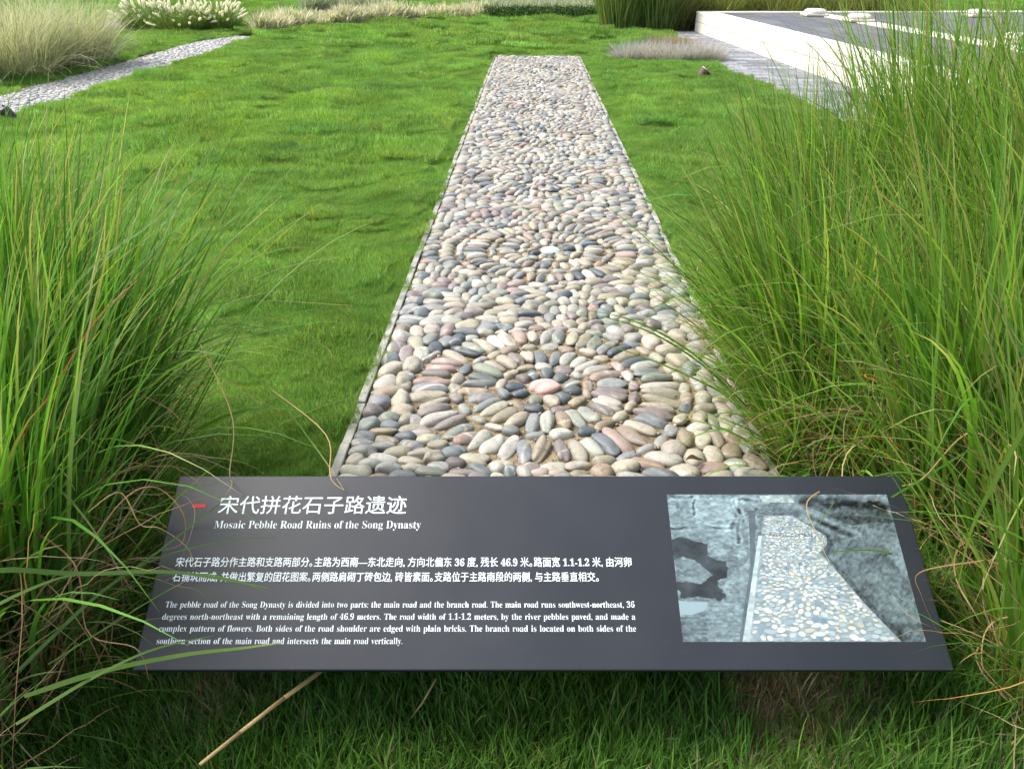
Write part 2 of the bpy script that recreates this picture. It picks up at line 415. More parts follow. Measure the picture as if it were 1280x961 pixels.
# end row of upright pebbles
rg = np.random.default_rng(5)
path = empty('pebble_path', (PC, PSTART, 0)); tag(path, 'long straight path of mosaic river pebbles laid in flower rings', None, None, 'structure')
def put(o): o.parent = path; o.matrix_parent_inverse.identity(); o.location = (-PC, -PSTART, 0); return o
mb = MB(); mb.box(PX0+.002, PX1-.002, PSTART, PEND, -.2, 0)
# finely divided mortar bed top with a little unevenness
sx = np.arange(IX0, IX1+.01, .02); sy = np.arange(PSTART, PEND+.01, .02); SX, SY = np.meshgrid(sx, sy)
SZ = .004+.004*vnoise(SX*18, SY*18, 4)+.003*vnoise(SX*50, SY*50, 5)
ii = np.arange(SX.size).reshape(SX.shape)
put(link('mortar_bed', mesh_np('mortar_bed', np.stack([SX, SY, SZ], -1).reshape(-1, 3), np.stack([ii[:-1, :-1], ii[:-1, 1:], ii[1:, 1:], ii[1:, :-1]], -1).reshape(-1, 4), None, True, M['sand'])))
# brick edging: bricks laid on edge, end to end, one row each side
for x0 in (PX0, PX1-EDGE):
    m = MB(); yy = PSTART
    while yy < PEND:
        L_ = rg.uniform(.235, .265); dz = rg.normal(0, .0025); dx = rg.normal(0, .0012)
        m.box(x0+dx, x0+EDGE-.006+dx, yy, min(PEND, yy+L_)-.006, -.12, .010+dz); yy += L_
    put(link('edging_bricks', m.mesh('edging_bricks', M['edge'], False, .004)))
# the pebbles: the hundred that show largest are parts of their own, the rest one mass
def fits(px, py): return True
def shown(q):
    x, y_, a, b = q[:4]; d = np.array([x, y_, 0])-np.array([0, 0, H]); zc = d@_fw
    px = 640+FPX*(d@_rt)/zc; py = 480.5-FPX*(d@_up)/zc
    if py > 588 or py < 0 or px < 0 or px > 985: return 0
    if px > 900 and py < 480: return 0
    return a*b/zc**3
order = sorted(range(len(stones)), key=lambda i: -shown(stones[i]))
big = set(order[:100])
Vs, Fs, Cs, nv = [], [], [], 0
for i, q in enumerate(stones):
    rg = np.random.default_rng(1000+i)
    x_, y_, a, b, an, hz, fl = q
    if fl == 'c': col = np.array(srgb(196, 160, 152) if abs(y_-FC0[1]) < .1 else (srgb(188, 204, 206) if abs(y_-FC0[1]-PERIOD) < .1 else srgb(200, 190, 180)))
    else: col = pcol(rg, fl == 'd')
    if fl != 'c': b *= 1.05
    b = min(b, .04); hz = min(hz, b*.84)*rg.uniform(.8, 1.05)
    V, F = stone(x_, y_, a, b, an, hz, .006+rg.normal(0, .003), 4 if i in big else (3 if y_ < 3.2 else 2), rg)
    # two-tone stones and veins
    C = np.tile(col, (len(V), 1))
    for _ in range(rg.choice([0, 1, 2, 3], p=[.45, .3, .15, .1])):
        d = rg.normal(0, 1, 3); d /= np.linalg.norm(d); w = (V-V.mean(0))@d
        vein = np.exp(-((w-rg.normal(0, .012))/rg.uniform(.0015, .004))**2)[:, None]
        C = C*(1-vein*.6)+np.array(PC_COL[rg.integers(len(PC_COL))])*vein*.6
    if i in big:
        o = put(link('pebble', mesh_np('pebble', V-np.array([x_, y_, 0]), F, C, True, M['pebble'])))
        o.location = (x_-PC, y_-PSTART, 0)
    else:
        Vs.append(V); Fs.append(F+nv); Cs.append(C); nv += len(V)
rest = put(link('pebbles', mesh_np('pebbles', np.concatenate(Vs), np.concatenate(Fs), np.concatenate(Cs), True, M['pebble'])))
rest['kind'] = 'stuff'
# grit between the pebbles
rg = np.random.default_rng(77); Vs, Fs, Cs, nv = [], [], [], 0
for i in range(1500):
    y_ = 1.2+rg.random()**1.6*3.4; r = rg.uniform(.0025, .0075)
    V, F = stone(rg.uniform(IX0, IX1), y_, r*1.3, r, rg.uniform(0, 3), r*.8, .009, 1, rg)
    Vs.append(V); Fs.append(F+nv); Cs.append(np.tile(pcol(rg)*.8, (len(V), 1))); nv += len(V)
g = put(link('grit', mesh_np('grit', np.concatenate(Vs), np.concatenate(Fs), np.concatenate(Cs), True, M['pebble']))); g['kind'] = 'stuff'

# branch path: bed and small pebbles
def strip_mesh(A_, B_, z, name, mat):
    V = []; 
    for a, b in zip(A_, B_): V += [(a[0], a[1], z), (b[0], b[1], z)]
    F = np.array([[2*i, 2*i+1, 2*i+3, 2*i+2] for i in range(len(A_)-1)])
    return mesh_np(name, V, F, None, False, mat)
branch = link('branch_path', strip_mesh(bp_far, bp_near, .006, 'branch_path', M['gravelbed'])); tag(branch, 'narrow pale pebble path curving across the lawn at far left', None, None, 'structure')
rg = np.random.default_rng(8); Vs, Fs, Cs, nv = [], [], [], 0
xs = np.array([p[0] for p in BP]); ys = np.array([p[1] for p in BP])
cand = np.stack([rg.uniform(xs.min(), xs.max(), 160000), rg.uniform(ys.min(), ys.max(), 160000)], 1)
cand = cand[in_poly(cand[:, 0], cand[:, 1], BP)]
cell = {}
for x_, y_ in cand:
    k = (int(x_/.06), int(y_/.06))
    if k in cell: continue
    cell[k] = 1; a = rg.uniform(.026, .042)
    V, F = stone(x_, y_, a*1.2, a*.85, rg.uniform(0, 3.1), .010, .006, 1, rg)
    Vs.append(V); Fs.append(F+nv); Cs.append(np.tile(pcol(rg)*.45+np.array([.25, .25, .25]), (len(V), 1))); nv += len(V)
o = link('pebbles', mesh_np('pebbles', np.concatenate(Vs), np.concatenate(Fs), np.concatenate(Cs), True, M['pebble']), branch); o['kind'] = 'stuff'
# brick walkway beside the platform
W_ = [(p[0], p[1], .008) for p in walk_left]; B_ = [(WALLX+(WALLFAR-p[1])*.0507, p[1], .008) for p in walk_left]
walk = link('brick_walkway', strip_mesh(W_, B_, .012, 'brick_walkway', M['brickwalk'])); tag(walk, 'grey brick paving running along the white platform wall', None, None, 'structure')

# ------------------------------------------------------------------ raised platform, far right
PROT = math.atan2(G(1014, 93)[0]-G(868, 40)[0], WALLFAR-G(1014, 93)[1])
plat = empty('raised_platform', (WALLX, WALLFAR, 0), PROT); tag(plat, 'low white stone platform with grey paved top beside the brick walkway', 'platform')
def pput(o): o.parent = plat; o.location = (-WALLX, -WALLFAR, 0); return o
CW = .34
m = MB(); m.box(WALLX, PLATX1, WALLNEAR, WALLFAR, -.1, WALLH-.0585); pput(link('retaining_wall', m.mesh('retaining_wall', M['whitestone'])))
m = MB(); m.box(WALLX-.003, WALLX+CW, WALLNEAR-.003, WALLFAR+.003, WALLH-.058, WALLH); m.box(WALLX+CW+.003, PLATX1, WALLFAR-CW, WALLFAR+.003, WALLH-.058, WALLH)
pput(link('coping', m.mesh('coping', M['whitestone'], False, .008)))
m = MB(); m.box(WALLX+CW+.003, PLATX1, WALLNEAR, WALLFAR-CW-.003, WALLH-.057, WALLH-.012); pput(link('paving', m.mesh('paving', M['platform'])))
s1 = G(1010, 19, WALLH); s2 = G(1200, 43, WALLH); print('strip', s1, s2, WALLFAR)
SX1 = ((s1[0]-.0507*(WALLFAR-s1[1]))+(s2[0]-.0507*(WALLFAR-s2[1])))/2
m = MB(); m.box(SX1-.19, SX1+.19, WALLNEAR, WALLFAR-CW-.003, WALLH-.03, WALLH-.003); m.box(SX1+4.6, SX1+4.98, WALLNEAR, WALLFAR-CW-.003, WALLH-.03, WALLH-.003)
m.box(SX1+.193, SX1+4.597, 9.9, 10.25, WALLH-.03, WALLH-.004)
pput(link('white_strip', m.mesh('white_strip', M['whitestone'])))
bases = [((1018, 20), 'white column base stone on the far edge of the platform, farthest left of them'),
         ((1073, 27), 'white column base stone standing on the white strip across the platform paving'),
         ((1222, 21), 'white column base stone on the far edge of the platform, right of the others'),
         ((1272, 54), 'white column base stone behind the tall right grass, nearest of them')]
cb0 = None
for (px, py), lab in bases:
    p = G(px, py, WALLH)
    p[1] = min(p[1], WALLFAR-.2)
    if cb0 is None:
        cb0 = empty('column_base', (p[0], p[1], WALLH-.003))
        m = MB(); m.box(-.36, .36, -.36, .36, 0, .07); link('plinth', m.mesh('plinth', M['whitestone'], False, .012), cb0)
        m = MB(); m.lathe([(.30, .072), (.345, .10), (.35, .13), (.32, .165), (.27, .18), (.262, .19)], n=32); link('drum', m.mesh('drum', M['whitestone'], True), cb0)
        o = cb0
    else:
        o = cb0.copy(); sc.collection.objects.link(o)
        for ch in list(cb0.children):
            c = ch.copy(); sc.collection.objects.link(c); c.parent = o
        o.location = (p[0], p[1], WALLH-.003)
    o.scale = (.56, .56, .62)
    tag(o, lab, 'column base', 'white column bases on the platform')

# ------------------------------------------------------------------ grass blades
def blades(base, h, azim, lean, droop, width, col, nseg=7, curl=0.0, rg=rng, tipcol=None, power=1.6, kink=0.0):
    """vectorised ribbons; arrays of length n. returns V, F, C"""
    n = len(base); S = np.linspace(0, 1, nseg+1)
    P = np.zeros((n, nseg+1, 3)); P[:, 0] = base; az = azim.copy(); T = np.zeros((n, nseg+1, 3))
    for k in range(nseg+1):
        s = S[k]; th = lean+droop*s**power
        if kink: th = th+rg.normal(0, kink, n)
        az = az+curl*rg.normal(0, 1, n)/nseg if np.isscalar(curl) else az+curl/nseg
        d = np.stack([np.sin(th)*np.cos(az), np.sin(th)*np.sin(az), np.cos(th)], 1); T[:, k] = d
        if k < nseg: P[:, k+1] = P[:, k]+d*(h/nseg)[:, None]
    tw = rg.uniform(-1, 1, n)*1.2
    side0 = np.stack([-np.sin(azim+tw), np.cos(azim+tw), np.zeros(n)], 1)
    V = np.zeros((n, nseg+1, 2, 3)); prof = np.minimum(1, .55+2.2*S)*np.clip(1-S**2.2, 0, 1)+.02
    for k in range(nseg+1):
        sd_ = side0-(np.sum(side0*T[:, k], 1))[:, None]*T[:, k]; sd_ /= np.linalg.norm(sd_, axis=1)[:, None]+1e-9
        w = (width*prof[k]/2)[:, None]
        V[:, k, 0] = P[:, k]-sd_*w; V[:, k, 1] = P[:, k]+sd_*w
    i = np.arange(n)[:, None]*(2*(nseg+1)); k = np.arange(nseg)[None]*2
    F = np.stack([i+k, i+k+1, i+k+3, i+k+2], -1).reshape(-1, 4)
    C = np.repeat(col[:, None], nseg+1, 1)
    if tipcol is not None:
        w = np.clip((S-.72)/.28, 0, 1)[None, :, None]*tipcol[1][:, None, None]; C = C*(1-w)+tipcol[0][:, None]*w
    C = np.repeat(C[:, :, None], 2, 2)
    return V.reshape(-1, 3), F, C.reshape(-1, 3)
def ribbon(pts, w0, w1, col, n=16, tip=None):
    """one blade along given points (smoothed), in the scene's metres"""
    P = np.array(pts, float); t = np.linspace(0, len(P)-1, n); Q = np.zeros((n, 3))
    for j, tt in enumerate(t):
        i = min(int(tt), len(P)-2); u = tt-i
        p0 = P[max(i-1, 0)]; p1 = P[i]; p2 = P[i+1]; p3 = P[min(i+2, len(P)-1)]
        Q[j] = .5*((2*p1)+(-p0+p2)*u+(2*p0-5*p1+4*p2-p3)*u*u+(-p0+3*p1-3*p2+p3)*u**3)
    D = np.gradient(Q, axis=0); D /= np.linalg.norm(D, axis=1)[:, None]
    side = np.cross(D, np.array([.15, -.5, .85])); side /= np.linalg.norm(side, axis=1)[:, None]
    s = np.linspace(0, 1, n); w = (w0*(1-s)**.7*np.minimum(1, .6+3*s)+w1*s)*.5
    V = np.stack([Q-side*w[:, None], Q+side*w[:, None]], 1).reshape(-1, 3)
    F = np.array([[2*i, 2*i+1, 2*i+3, 2*i+2] for i in range(n-1)])
    C = np.repeat(np.array(col)[None], 2*n, 0)
    if tip is not None:
        k = np.repeat(np.clip((s-.7)/.3, 0, 1), 2)[:, None]; C = C*(1-k)+np.array(tip)*k
    return V, F, C
def join(parts):
    n = 0; V, F, C = [], [], []
    for v, f, c in parts: V.append(v); F.append(np.asarray(f)+n); C.append(c); n += len(v)
    return np.concatenate(V), np.concatenate(F), np.concatenate(C)

# lawn: patches of blades set over the ground
def patch(seed, rad, n, h0, h1, w0, w1, cols, wts, lean=.5, droop=.9, nseg=3):
    rg = np.random.default_rng(seed)
    r = rad*np.sqrt(rg.random(n)); t = rg.uniform(0, 6.283, n)
    base = np.stack([r*np.cos(t), r*np.sin(t), np.full(n, -.008)], 1)
    k = rg.choice(len(cols), n, p=np.array(wts)/sum(wts)); col = np.array(cols)[k]*rg.uniform(.75, 1.25, n)[:, None]
    V, F, C = blades(base, rg.uniform(h0, h1, n), rg.uniform(0, 6.283, n), np.abs(rg.normal(0, lean, n)), rg.uniform(0, droop, n), rg.uniform(w0, w1, n), col, nseg, .5, rg)
    me = mesh_np('lawn_patch', V, F, C, True, M['lawn'])
    return bpy.data.objects.new('lawn_patch', me)
LG = [(.185, .350, .070), (.228, .390, .084), (.135, .280, .058), (.280, .405, .115), (.36, .36, .19)]
FG = [(.125, .285, .045), (.170, .330, .060), (.085, .205, .036), (.24, .34, .10), (.40, .34, .21)]
DG = [(.60, .48, .30), (.50, .39, .25), (.68, .57, .38), (.22, .32, .09)]
def coll(name, objs):
    c = bpy.data.collections.new(name)
    for o in objs: c.objects.link(o)
    return c
C_mix = coll('mix', [patch(90+i, .15, 700, .03, .055, .004, .007, LG, (5, 5, 3, 2.2, .2), .5, .8, 2) for i in range(4)])
C_near = coll('near', [patch(i, .13, 1500, .022, .048, .0016, .0028, LG, (5, 5, 3, 2.2, .25)) for i in range(6)])
C_mid = coll('mid', [patch(20+i, .24, 2100, .030, .066, .0034, .0056, LG, (5, 5, 3, 2.2, .2), .5, .8, 2) for i in range(5)])
C_far = coll('far', [patch(40+i, .45, 2200, .040, .080, .007, .012, LG, (5, 5, 3, 2.2, .2), .5, .8, 2) for i in range(4)])
C_front = coll('front', [patch(60+i, .11, 300, .045, .115, .0026, .0046, FG, (5, 5, 4, 1.2, .5), .35, .9, 4) for i in range(6)])
C_dry = coll('dry', [patch(80+i, .10, 620, .025, .075, .0016, .0030, DG, (4, 4, 3, 2.4), .75, 1.1, 4) for i in range(3)])
def gn_scatter(name, pts, scl, rot, col_, seed, label):
    me = bpy.data.meshes.new(name); me.vertices.add(len(pts)); me.vertices.foreach_set('co', np.asarray(pts, np.float32).ravel())
    tr = np.random.default_rng(seed+50); n_ = len(pts); tn = np.ones((n_, 4), np.float32); b_ = np.clip(tr.normal(1, .11, n_), .7, 1.35)
    tn[:, :3] = b_[:, None]*np.stack([1+tr.normal(.0, .07, n_), np.ones(n_), 1+tr.normal(0, .07, n_)], 1)
    ta = me.attributes.new('tint', 'FLOAT_COLOR', 'POINT'); ta.data.foreach_set('color', tn.ravel())
    for nm, dat in (('scl', scl), ('rot', rot)):
        a = me.attributes.new(nm, 'FLOAT', 'POINT'); a.data.foreach_set('value', np.asarray(dat, np.float32))
    o = link(name, me); tag(o, label, None, None, 'stuff')
    ng = bpy.data.node_groups.new(name, 'GeometryNodeTree')
    ng.interface.new_socket('Geometry', in_out='INPUT', socket_type='NodeSocketGeometry'); ng.interface.new_socket('Geometry', in_out='OUTPUT', socket_type='NodeSocketGeometry')
    N, L = ng.nodes, ng.links
    gi = N.new('NodeGroupInput'); go = N.new('NodeGroupOutput'); ip = N.new('GeometryNodeInstanceOnPoints'); ci = N.new('GeometryNodeCollectionInfo')
    ci.inputs['Collection'].default_value = col_; ci.inputs['Separate Children'].default_value = True; ci.inputs['Reset Children'].default_value = True
    ri = N.new('FunctionNodeRandomValue'); ri.data_type = 'INT'
    for s in ri.inputs:
        if s.type == 'INT' and s.name == 'Max': s.default_value = len(col_.objects)-1
        if s.type == 'INT' and s.name == 'Min': s.default_value = 0
        if s.name == 'Seed': s.default_value = seed
    sa = N.new('GeometryNodeInputNamedAttribute'); sa.data_type = 'FLOAT'; sa.inputs[0].default_value = 'scl'
    ra = N.new('GeometryNodeInputNamedAttribute'); ra.data_type = 'FLOAT'; ra.inputs[0].default_value = 'rot'
    cx = N.new('ShaderNodeCombineXYZ'); L.new(ra.outputs[0], cx.inputs[2])
    for q in (0, 1):
        rv = N.new('FunctionNodeRandomValue'); rv.data_type = 'FLOAT'
        rv.inputs[2].default_value = -.22; rv.inputs[3].default_value = .22; rv.inputs['Seed'].default_value = seed*3+q
        L.new(rv.outputs[1], cx.inputs[q])
    L.new(gi.outputs[0], ip.inputs['Points']); L.new(ci.outputs[0], ip.inputs['Instance']); ip.inputs['Pick Instance'].default_value = True
    io = [s for s in ri.outputs if s.type == 'INT'][0]; L.new(io, ip.inputs['Instance Index'])
    L.new(cx.outputs[0], ip.inputs['Rotation']); L.new(sa.outputs[0], ip.inputs['Scale'])
    L.new(ip.outputs[0], go.inputs[0])
    md = o.modifiers.new('scatter', 'NODES'); md.node_group = ng
    return o
def lawn_ok(x, y, mar):
    k = ~((x > PX0-mar) & (x < PX1+mar) & (y > PSTART-.02) & (y < PEND+mar))
    for a in np.arange(8)*math.pi/4: k &= ~in_poly(x+mar*.8*math.cos(a), y+mar*.8*math.sin(a), BP) & ~in_poly(x+mar*.8*math.cos(a), y+mar*.8*math.sin(a), WALK)
    k &= ~in_poly(x, y, BP) & ~in_poly(x, y, WALK)
    k &= ~((x > WALLX+(WALLFAR-y)*.0507-.15) & (y > WALLNEAR-.1) & (y < WALLFAR+.35))
    return k
def visible(x, y, mar=60):
    d = np.stack([x, y, np.zeros_like(x)-H], -1); zc = d@_fw; px = 640+FPX*(d@_rt)/zc; py = 480.5-FPX*(d@_up)/zc
    return (zc > .1) & (px > -mar*4) & (px < 1280+mar*4) & (py > -mar) & (py < 961+mar*6)
def jgrid(x0, x1, y0, y1, st, rg):
    X, Y = np.meshgrid(np.arange(x0, x1, st), np.arange(y0, y1, st)); X = X.ravel(); Y = Y.ravel()
    return X+rg.uniform(-.5, .5, len(X))*st, Y+rg.uniform(-.5, .5, len(X))*st
dry = [(G(1010, 892), .13), (G(950, 866), .07), (G(1085, 868), .07), (G(265, 890), .06), (G(1010, 862), .10)]
FRONT = 1.22
def lawn(name, y0, y1, xr, st, mar, col_, seed, label):
    rg = np.random.default_rng(seed); x, y_ = jgrid(-xr, xr, y0, y1, st, rg)
    k = lawn_ok(x, y_, mar) & visible(x, y_)
    x, y_ = x[k], y_[k]
    tuft = vnoise(x*1.7, y_*2.2, 11)*.28+vnoise(x*4, y_*5.5, 12)*.36+1.0
    gn_scatter(name, np.stack([x, y_, hgt(x, y_)], 1), np.clip(tuft+rg.normal(0, .08, len(x)),   .75, 1.7), rg.uniform(0, 6.28, len(x)), col_, seed, label)
    print(name, len(x))
lawn('lawn_grass', FRONT+.1, 5.2, 6, .10, .085, C_near, 1, 'short bright green lawn grass beside the pebble path')
lawn('lawn_grass', 5.2, 13.4, 11, .16, .30, C_mid, 2, 'short bright green lawn further up the path')
lawn('lawn_grass', 13.5, 46, 40, .34, .75, C_far, 3, 'far lawn rising beyond the planting beds')
rg = np.random.default_rng(19)       # narrow tufts that close the lawn along the paved strips
def along(poly, n, lo, hi):
    P = np.array([p[:2] for p in poly]); sg = np.linalg.norm(np.diff(P, axis=0), axis=1); cs = np.concatenate([[0], np.cumsum(sg)])
    q = rg.uniform(0, cs[-1], n); X = np.interp(q, cs, P[:, 0]); Y = np.interp(q, cs, P[:, 1]); k = np.clip(np.searchsorted(cs, q)-1, 0, len(sg)-1)
    D = np.diff(P, axis=0)[k]/sg[k][:, None]; o_ = rg.uniform(lo, hi, n); return np.stack([X-D[:, 1]*o_, Y+D[:, 0]*o_], 1)
pe = [(PX0, PSTART), (PX0, PEND), (PX1, PEND), (PX1, PSTART)]
Q_ = np.concatenate([along([pe[0], pe[1]], 5500, .055, .45), along([pe[2], pe[3]], 5500, .055, .45), along([pe[1], pe[2]], 900, .03, .9)])
gn_scatter('lawn_edge_grass', np.stack([Q_[:, 0], Q_[:, 1], hgt(Q_[:, 0], Q_[:, 1])], 1), rg.uniform(.45, .8, len(Q_)), rg.uniform(0, 6.28, len(Q_)), C_near, 8, 'lawn grass growing over the edging of the pebble path')
E_ = np.concatenate([along(bp_far, 4500, .10, 1.1), along(bp_near, 4500, -1.1, -.10), along(walk_left, 3000, -.8, -.09)])
k = lawn_ok(E_[:, 0], E_[:, 1], .09) & visible(E_[:, 0], E_[:, 1]); E_ = E_[k]
gn_scatter('lawn_edge_grass', np.stack([E_[:, 0], E_[:, 1], hgt(E_[:, 0], E_[:, 1])], 1), rg.uniform(.8, 1.2, len(E_)), rg.uniform(0, 6.28, len(E_)), C_mix, 7, 'lawn grass along the edges of the branch path and the walkway')
rg = np.random.default_rng(9); x, y_ = jgrid(-2.2, 2.2, .3, FRONT+.2, .062, rg)
dd = np.min([np.hypot(x-c[0], y_-c[1])/r for c, r in dry], 0)+.45*vnoise(x*11, y_*11, 5)
k = (dd > 1.15) | ((dd > .5) & (rg.random(len(x)) < .15))
gn_scatter('front_grass', np.stack([x[k], y_[k], hgt(x[k], y_[k])-.0], 1), rg.uniform(.6, 1.25, k.sum())*(.85+.3*vnoise(x[k]*4, y_[k]*4, 3)), rg.uniform(0, 6.28, k.sum()), C_front, 4, 'longer green grass in front of and under the sign')
k = (dd < 1.3) | ((dd < 2.0) & (rg.random(len(x)) < .25))
gn_scatter('dry_grass', np.stack([x[k], y_[k], hgt(x[k], y_[k])+.004], 1), rg.uniform(.8, 1.2, k.sum()), rg.uniform(0, 6.28, k.sum()), C_dry, 5, 'patches of dry brown grass in front of the sign')

# ------------------------------------------------------------------ the sign
Wd = 1.45
def camP(px, py, zc): return np.array([0, 0, H]) + ray(px, py)*zc
Zb = FPX*Wd/1028.
cB = camP(679, 837.5, Zb)
SL = .312; TILT = 30.0
bu = _rt.copy()                                         # along the width
bv = _f2*math.cos(R(TILT))+np.array([0, 0, math.sin(R(TILT))])   # up the slope
bn = np.cross(bu, bv)
sign = empty('information_sign', tuple(np.append((cB+bv*.15)[:2], 0.0))); sign.rotation_euler = (0, 0, R(YAW))
tag(sign, 'low tilted dark grey information board with white lettering in front of the pebble path', 'sign')
S0 = np.array(sign.location)
# board frame expressed in the sign's own axes (x right, y away, z up)
def toloc(P):
    d = np.asarray(P)-S0; return np.stack([d@_rt, d@_f2, d[..., 2]], -1)
def B(u, v, w=0.0): return cB+bu*u+bv*v+bn*w            # u from -W/2..W/2, v 0..SL, w out of the face
def onboard(px, py):
    d = ray(px, py); o = np.array([0, 0, H]); t = ((cB-o)@bn)/(d@bn); q = o+d*t-cB
    return q@bu, q@bv
print('board top', [onboard(*p) for p in ((216, 597), (1118, 592), (165, 838), (1193, 838), (679, 595))])
def bframe(V):                                          # (u,v,w) -> sign local
    V = np.asarray(V, float); return toloc(cB+V[:, :1]*bu+V[:, 1:2]*bv+V[:, 2:3]*bn)
def bmesh_obj(name, mb_, mat, bevel=0, smooth=False):
    me = mb_.mesh(name, mat, smooth, bevel)
    V = np.array([v.co[:] for v in me.vertices]); me.vertices.foreach_set('co', bframe(V).astype(np.float32).ravel()); me.update()
    return link(name, me, sign)
vt = onboard(679, 594.5)[1]; SL = vt
m = MB(); m.box(-Wd/2, Wd/2, 0, SL, -.016, 0); bmesh_obj('panel', m, M['panel'], .0025)
m = MB()
for a in ((-Wd/2+.004, -Wd/2+.03, .006, SL-.006), (Wd/2-.03, Wd/2-.004, .006, SL-.006)): m.box(*a, -.05, -.0165)
m.box(-Wd/2+.031, Wd/2-.031, .006, .03, -.046, -.0165); m.box(-Wd/2+.031, Wd/2-.031, SL-.03, SL-.006, -.05, -.0165)
bmesh_obj('back_frame', m, M['steel'])
# dark box that carries the panel, a little wider than the panel
cl = toloc(B(0, 0))[1]
zt = .195; y0_ = 1.215-S0@_f2; y1_ = y0_+.11
m = MB(); m.box(-.80, .80, y0_, y1_, -.05, zt); link('pedestal', m.mesh('pedestal', M['steel'], False, .004), sign)
m = MB(); m.box(-.805, .805, y0_-.005, y1_+.005, zt+.002, zt+.012); link('pedestal_lid', m.mesh('pedestal_lid', M['steel'], False, .003), sign)
for sx_ in (-.5, .5):
    m = MB(); m.box(sx_-.03, sx_+.03, y0_+.03, y1_-.02, zt+.013, zt+.06); link('bracket', m.mesh('bracket', M['steel'], False, .003), sign)

def mathbold(s):
    o = ''
    for ch in s:
        if 'A' <= ch <= 'Z': o += chr(0x1D400+ord(ch)-65)
        elif 'a' <= ch <= 'z': o += chr(0x1D41A+ord(ch)-97)
        elif '0' <= ch <= '9': o += chr(0x1D7CE+ord(ch)-48)
        else: o += ch
    return o
def lettering(name, body, px0, px1, py, hpx, serif=True, off=0.0, thin=0.0, spacing=1.0, words=1.0):
    """a line of lettering laid flat on the board between two points; hpx is the full glyph height"""
    c = bpy.data.curves.new(name, 'FONT'); c.body = mathbold(body) if serif else body
    c.size = 1; c.offset = thin; c.space_character = spacing; c.space_word = words; c.resolution_u = 3
    o = bpy.data.objects.new(name, c); sc.collection.objects.link(o)
    dg = bpy.context.evaluated_depsgraph_get(); me = bpy.data.meshes.new_from_object(o.evaluated_get(dg))
    bpy.data.objects.remove(o); bpy.data.curves.remove(c); me.name = name
    V = np.array([v.co[:] for v in me.vertices]); lo = V.min(0); hi = V.max(0)
    u0, v0 = onboard(px0, py); u1, _ = onboard(px1, py)
    vh = abs(onboard(px0, py-hpx/2)[1]-onboard(px0, py+hpx/2)[1])
    U = np.stack([u0+(V[:, 0]-lo[0])/(hi[0]-lo[0])*(u1-u0), v0+((V[:, 1]-lo[1])/(hi[1]-lo[1])-.5)*vh, np.full(len(V), .0005)], 1)
    Fq = [list(p.vertices) for p in me.polygons]; bpy.data.meshes.remove(me); m = MB(); em = vh*off
    for kx, ky, kw in (((0, 0, 0), (1, 0, .0001), (.5, .7, .0002)) if off else ((0, 0, 0),)): m.add(bframe(U+np.array([kx*em, ky*em, kw])), Fq)
    return link(name, m.mesh(name, M['white_ink']), sign)
lettering('title_lettering', '宋代拼花石子路遗迹', 274, 508, 631, 22.5, False, .010)
lettering('subtitle_lettering', 'Mosaic Pebble Road Ruins of the Song Dynasty', 268, 526, 656.8, 12.3, thin=-.010)
CJ = ['宋代石子路分作主路和支路两部分｡主路为西南—东北走向, 方向北偏东 36 度, 残长 46.9 米｡路面宽 1.1-1.2 米, 由河卵',
      '石铺筑而成, 并做出繁复的团花图案｡两侧路肩砌丁砖包边, 砖皆素面｡支路位于主路南段的两侧, 与主路垂直相交｡']
def digits(s): return ''.join(chr(0x1D7CE+ord(c)-48) if c.isdigit() else c for c in s)
lettering('chinese_text', digits(CJ[0]), 220, 789, 702.5, 12.6, False, .022)
lettering('chinese_text', digits(CJ[1]), 216, 748, 721, 12.6, False, .022)
EN = ['The pebble road of the Song Dynasty is divided into two parts: the main road and the branch road. The main road runs southwest-northeast, 36',
      'degrees north-northeast with a remaining length of 46.9 meters. The road width of 1.1-1.2 meters, by the river pebbles paved, and made a',
      'complex pattern of flowers. Both sides of the road shoulder are edged with plain bricks. The branch road is located on both sides of the',
      'southern section of the main road and intersects the main road vertically.']
for t, (a, b, yy) in zip(EN, ((207, 793, 756.2), (203, 794, 771.3), (199, 795, 786.3), (196, 503, 801.8))):
    lettering('english_text', t, a, b, yy, 10.3, thin=-.008, words=1.25)
u0, v0 = onboard(240, 634.5); u1, v1 = onboard(258, 630)
m = MB(); m.box(u0, u1, v0, v1, 0.0002, .0009); bmesh_obj('red_dash', m, M['red_ink'])

# printed picture on the board: old excavation photograph
uTL, vTL = onboard(834, 618); uBR, vBR = onboard(1153, 802); uTR, _ = onboard(1112, 618); uBL, _ = onboard(853, 802)
uL = (uTL+uBL)/2; uR = (uTR+uBR)/2; print('print', uTL, uBL, uTR, uBR, vTL, vBR)
nu, nv_ = 480, 300
s = np.linspace(0, 1, nu); t = np.linspace(0, 1, nv_); S_, T_ = np.meshgrid(s, t)      # t: 0 top .. 1 bottom
fb = lambda x, y, sd: (vnoise(x, y, sd)+.5*vnoise(x*2.1, y*2.1, sd+1)+.25*vnoise(x*4.3, y*4.3, sd+2)+.12*vnoise(x*9, y*9, sd+3))
tone = .46+.055*fb(S_*7, T_*10, 31)+.035*fb(S_*24, T_*34, 33)+.10*fb(S_*70, T_*80, 37)
tone += np.where(T_ < .45, .05, 0)*(S_ < .35)
right = S_ > (.46+.42*np.clip((T_-.15)/.85, 0, 1))
tone = np.where(right, .42+.06*fb(S_*9+T_*4, T_*6-S_*4, 41)+.035*fb(S_*30+T_*12, T_*22, 43)+.10*fb(S_*80, T_*60+S_*30, 45), tone)
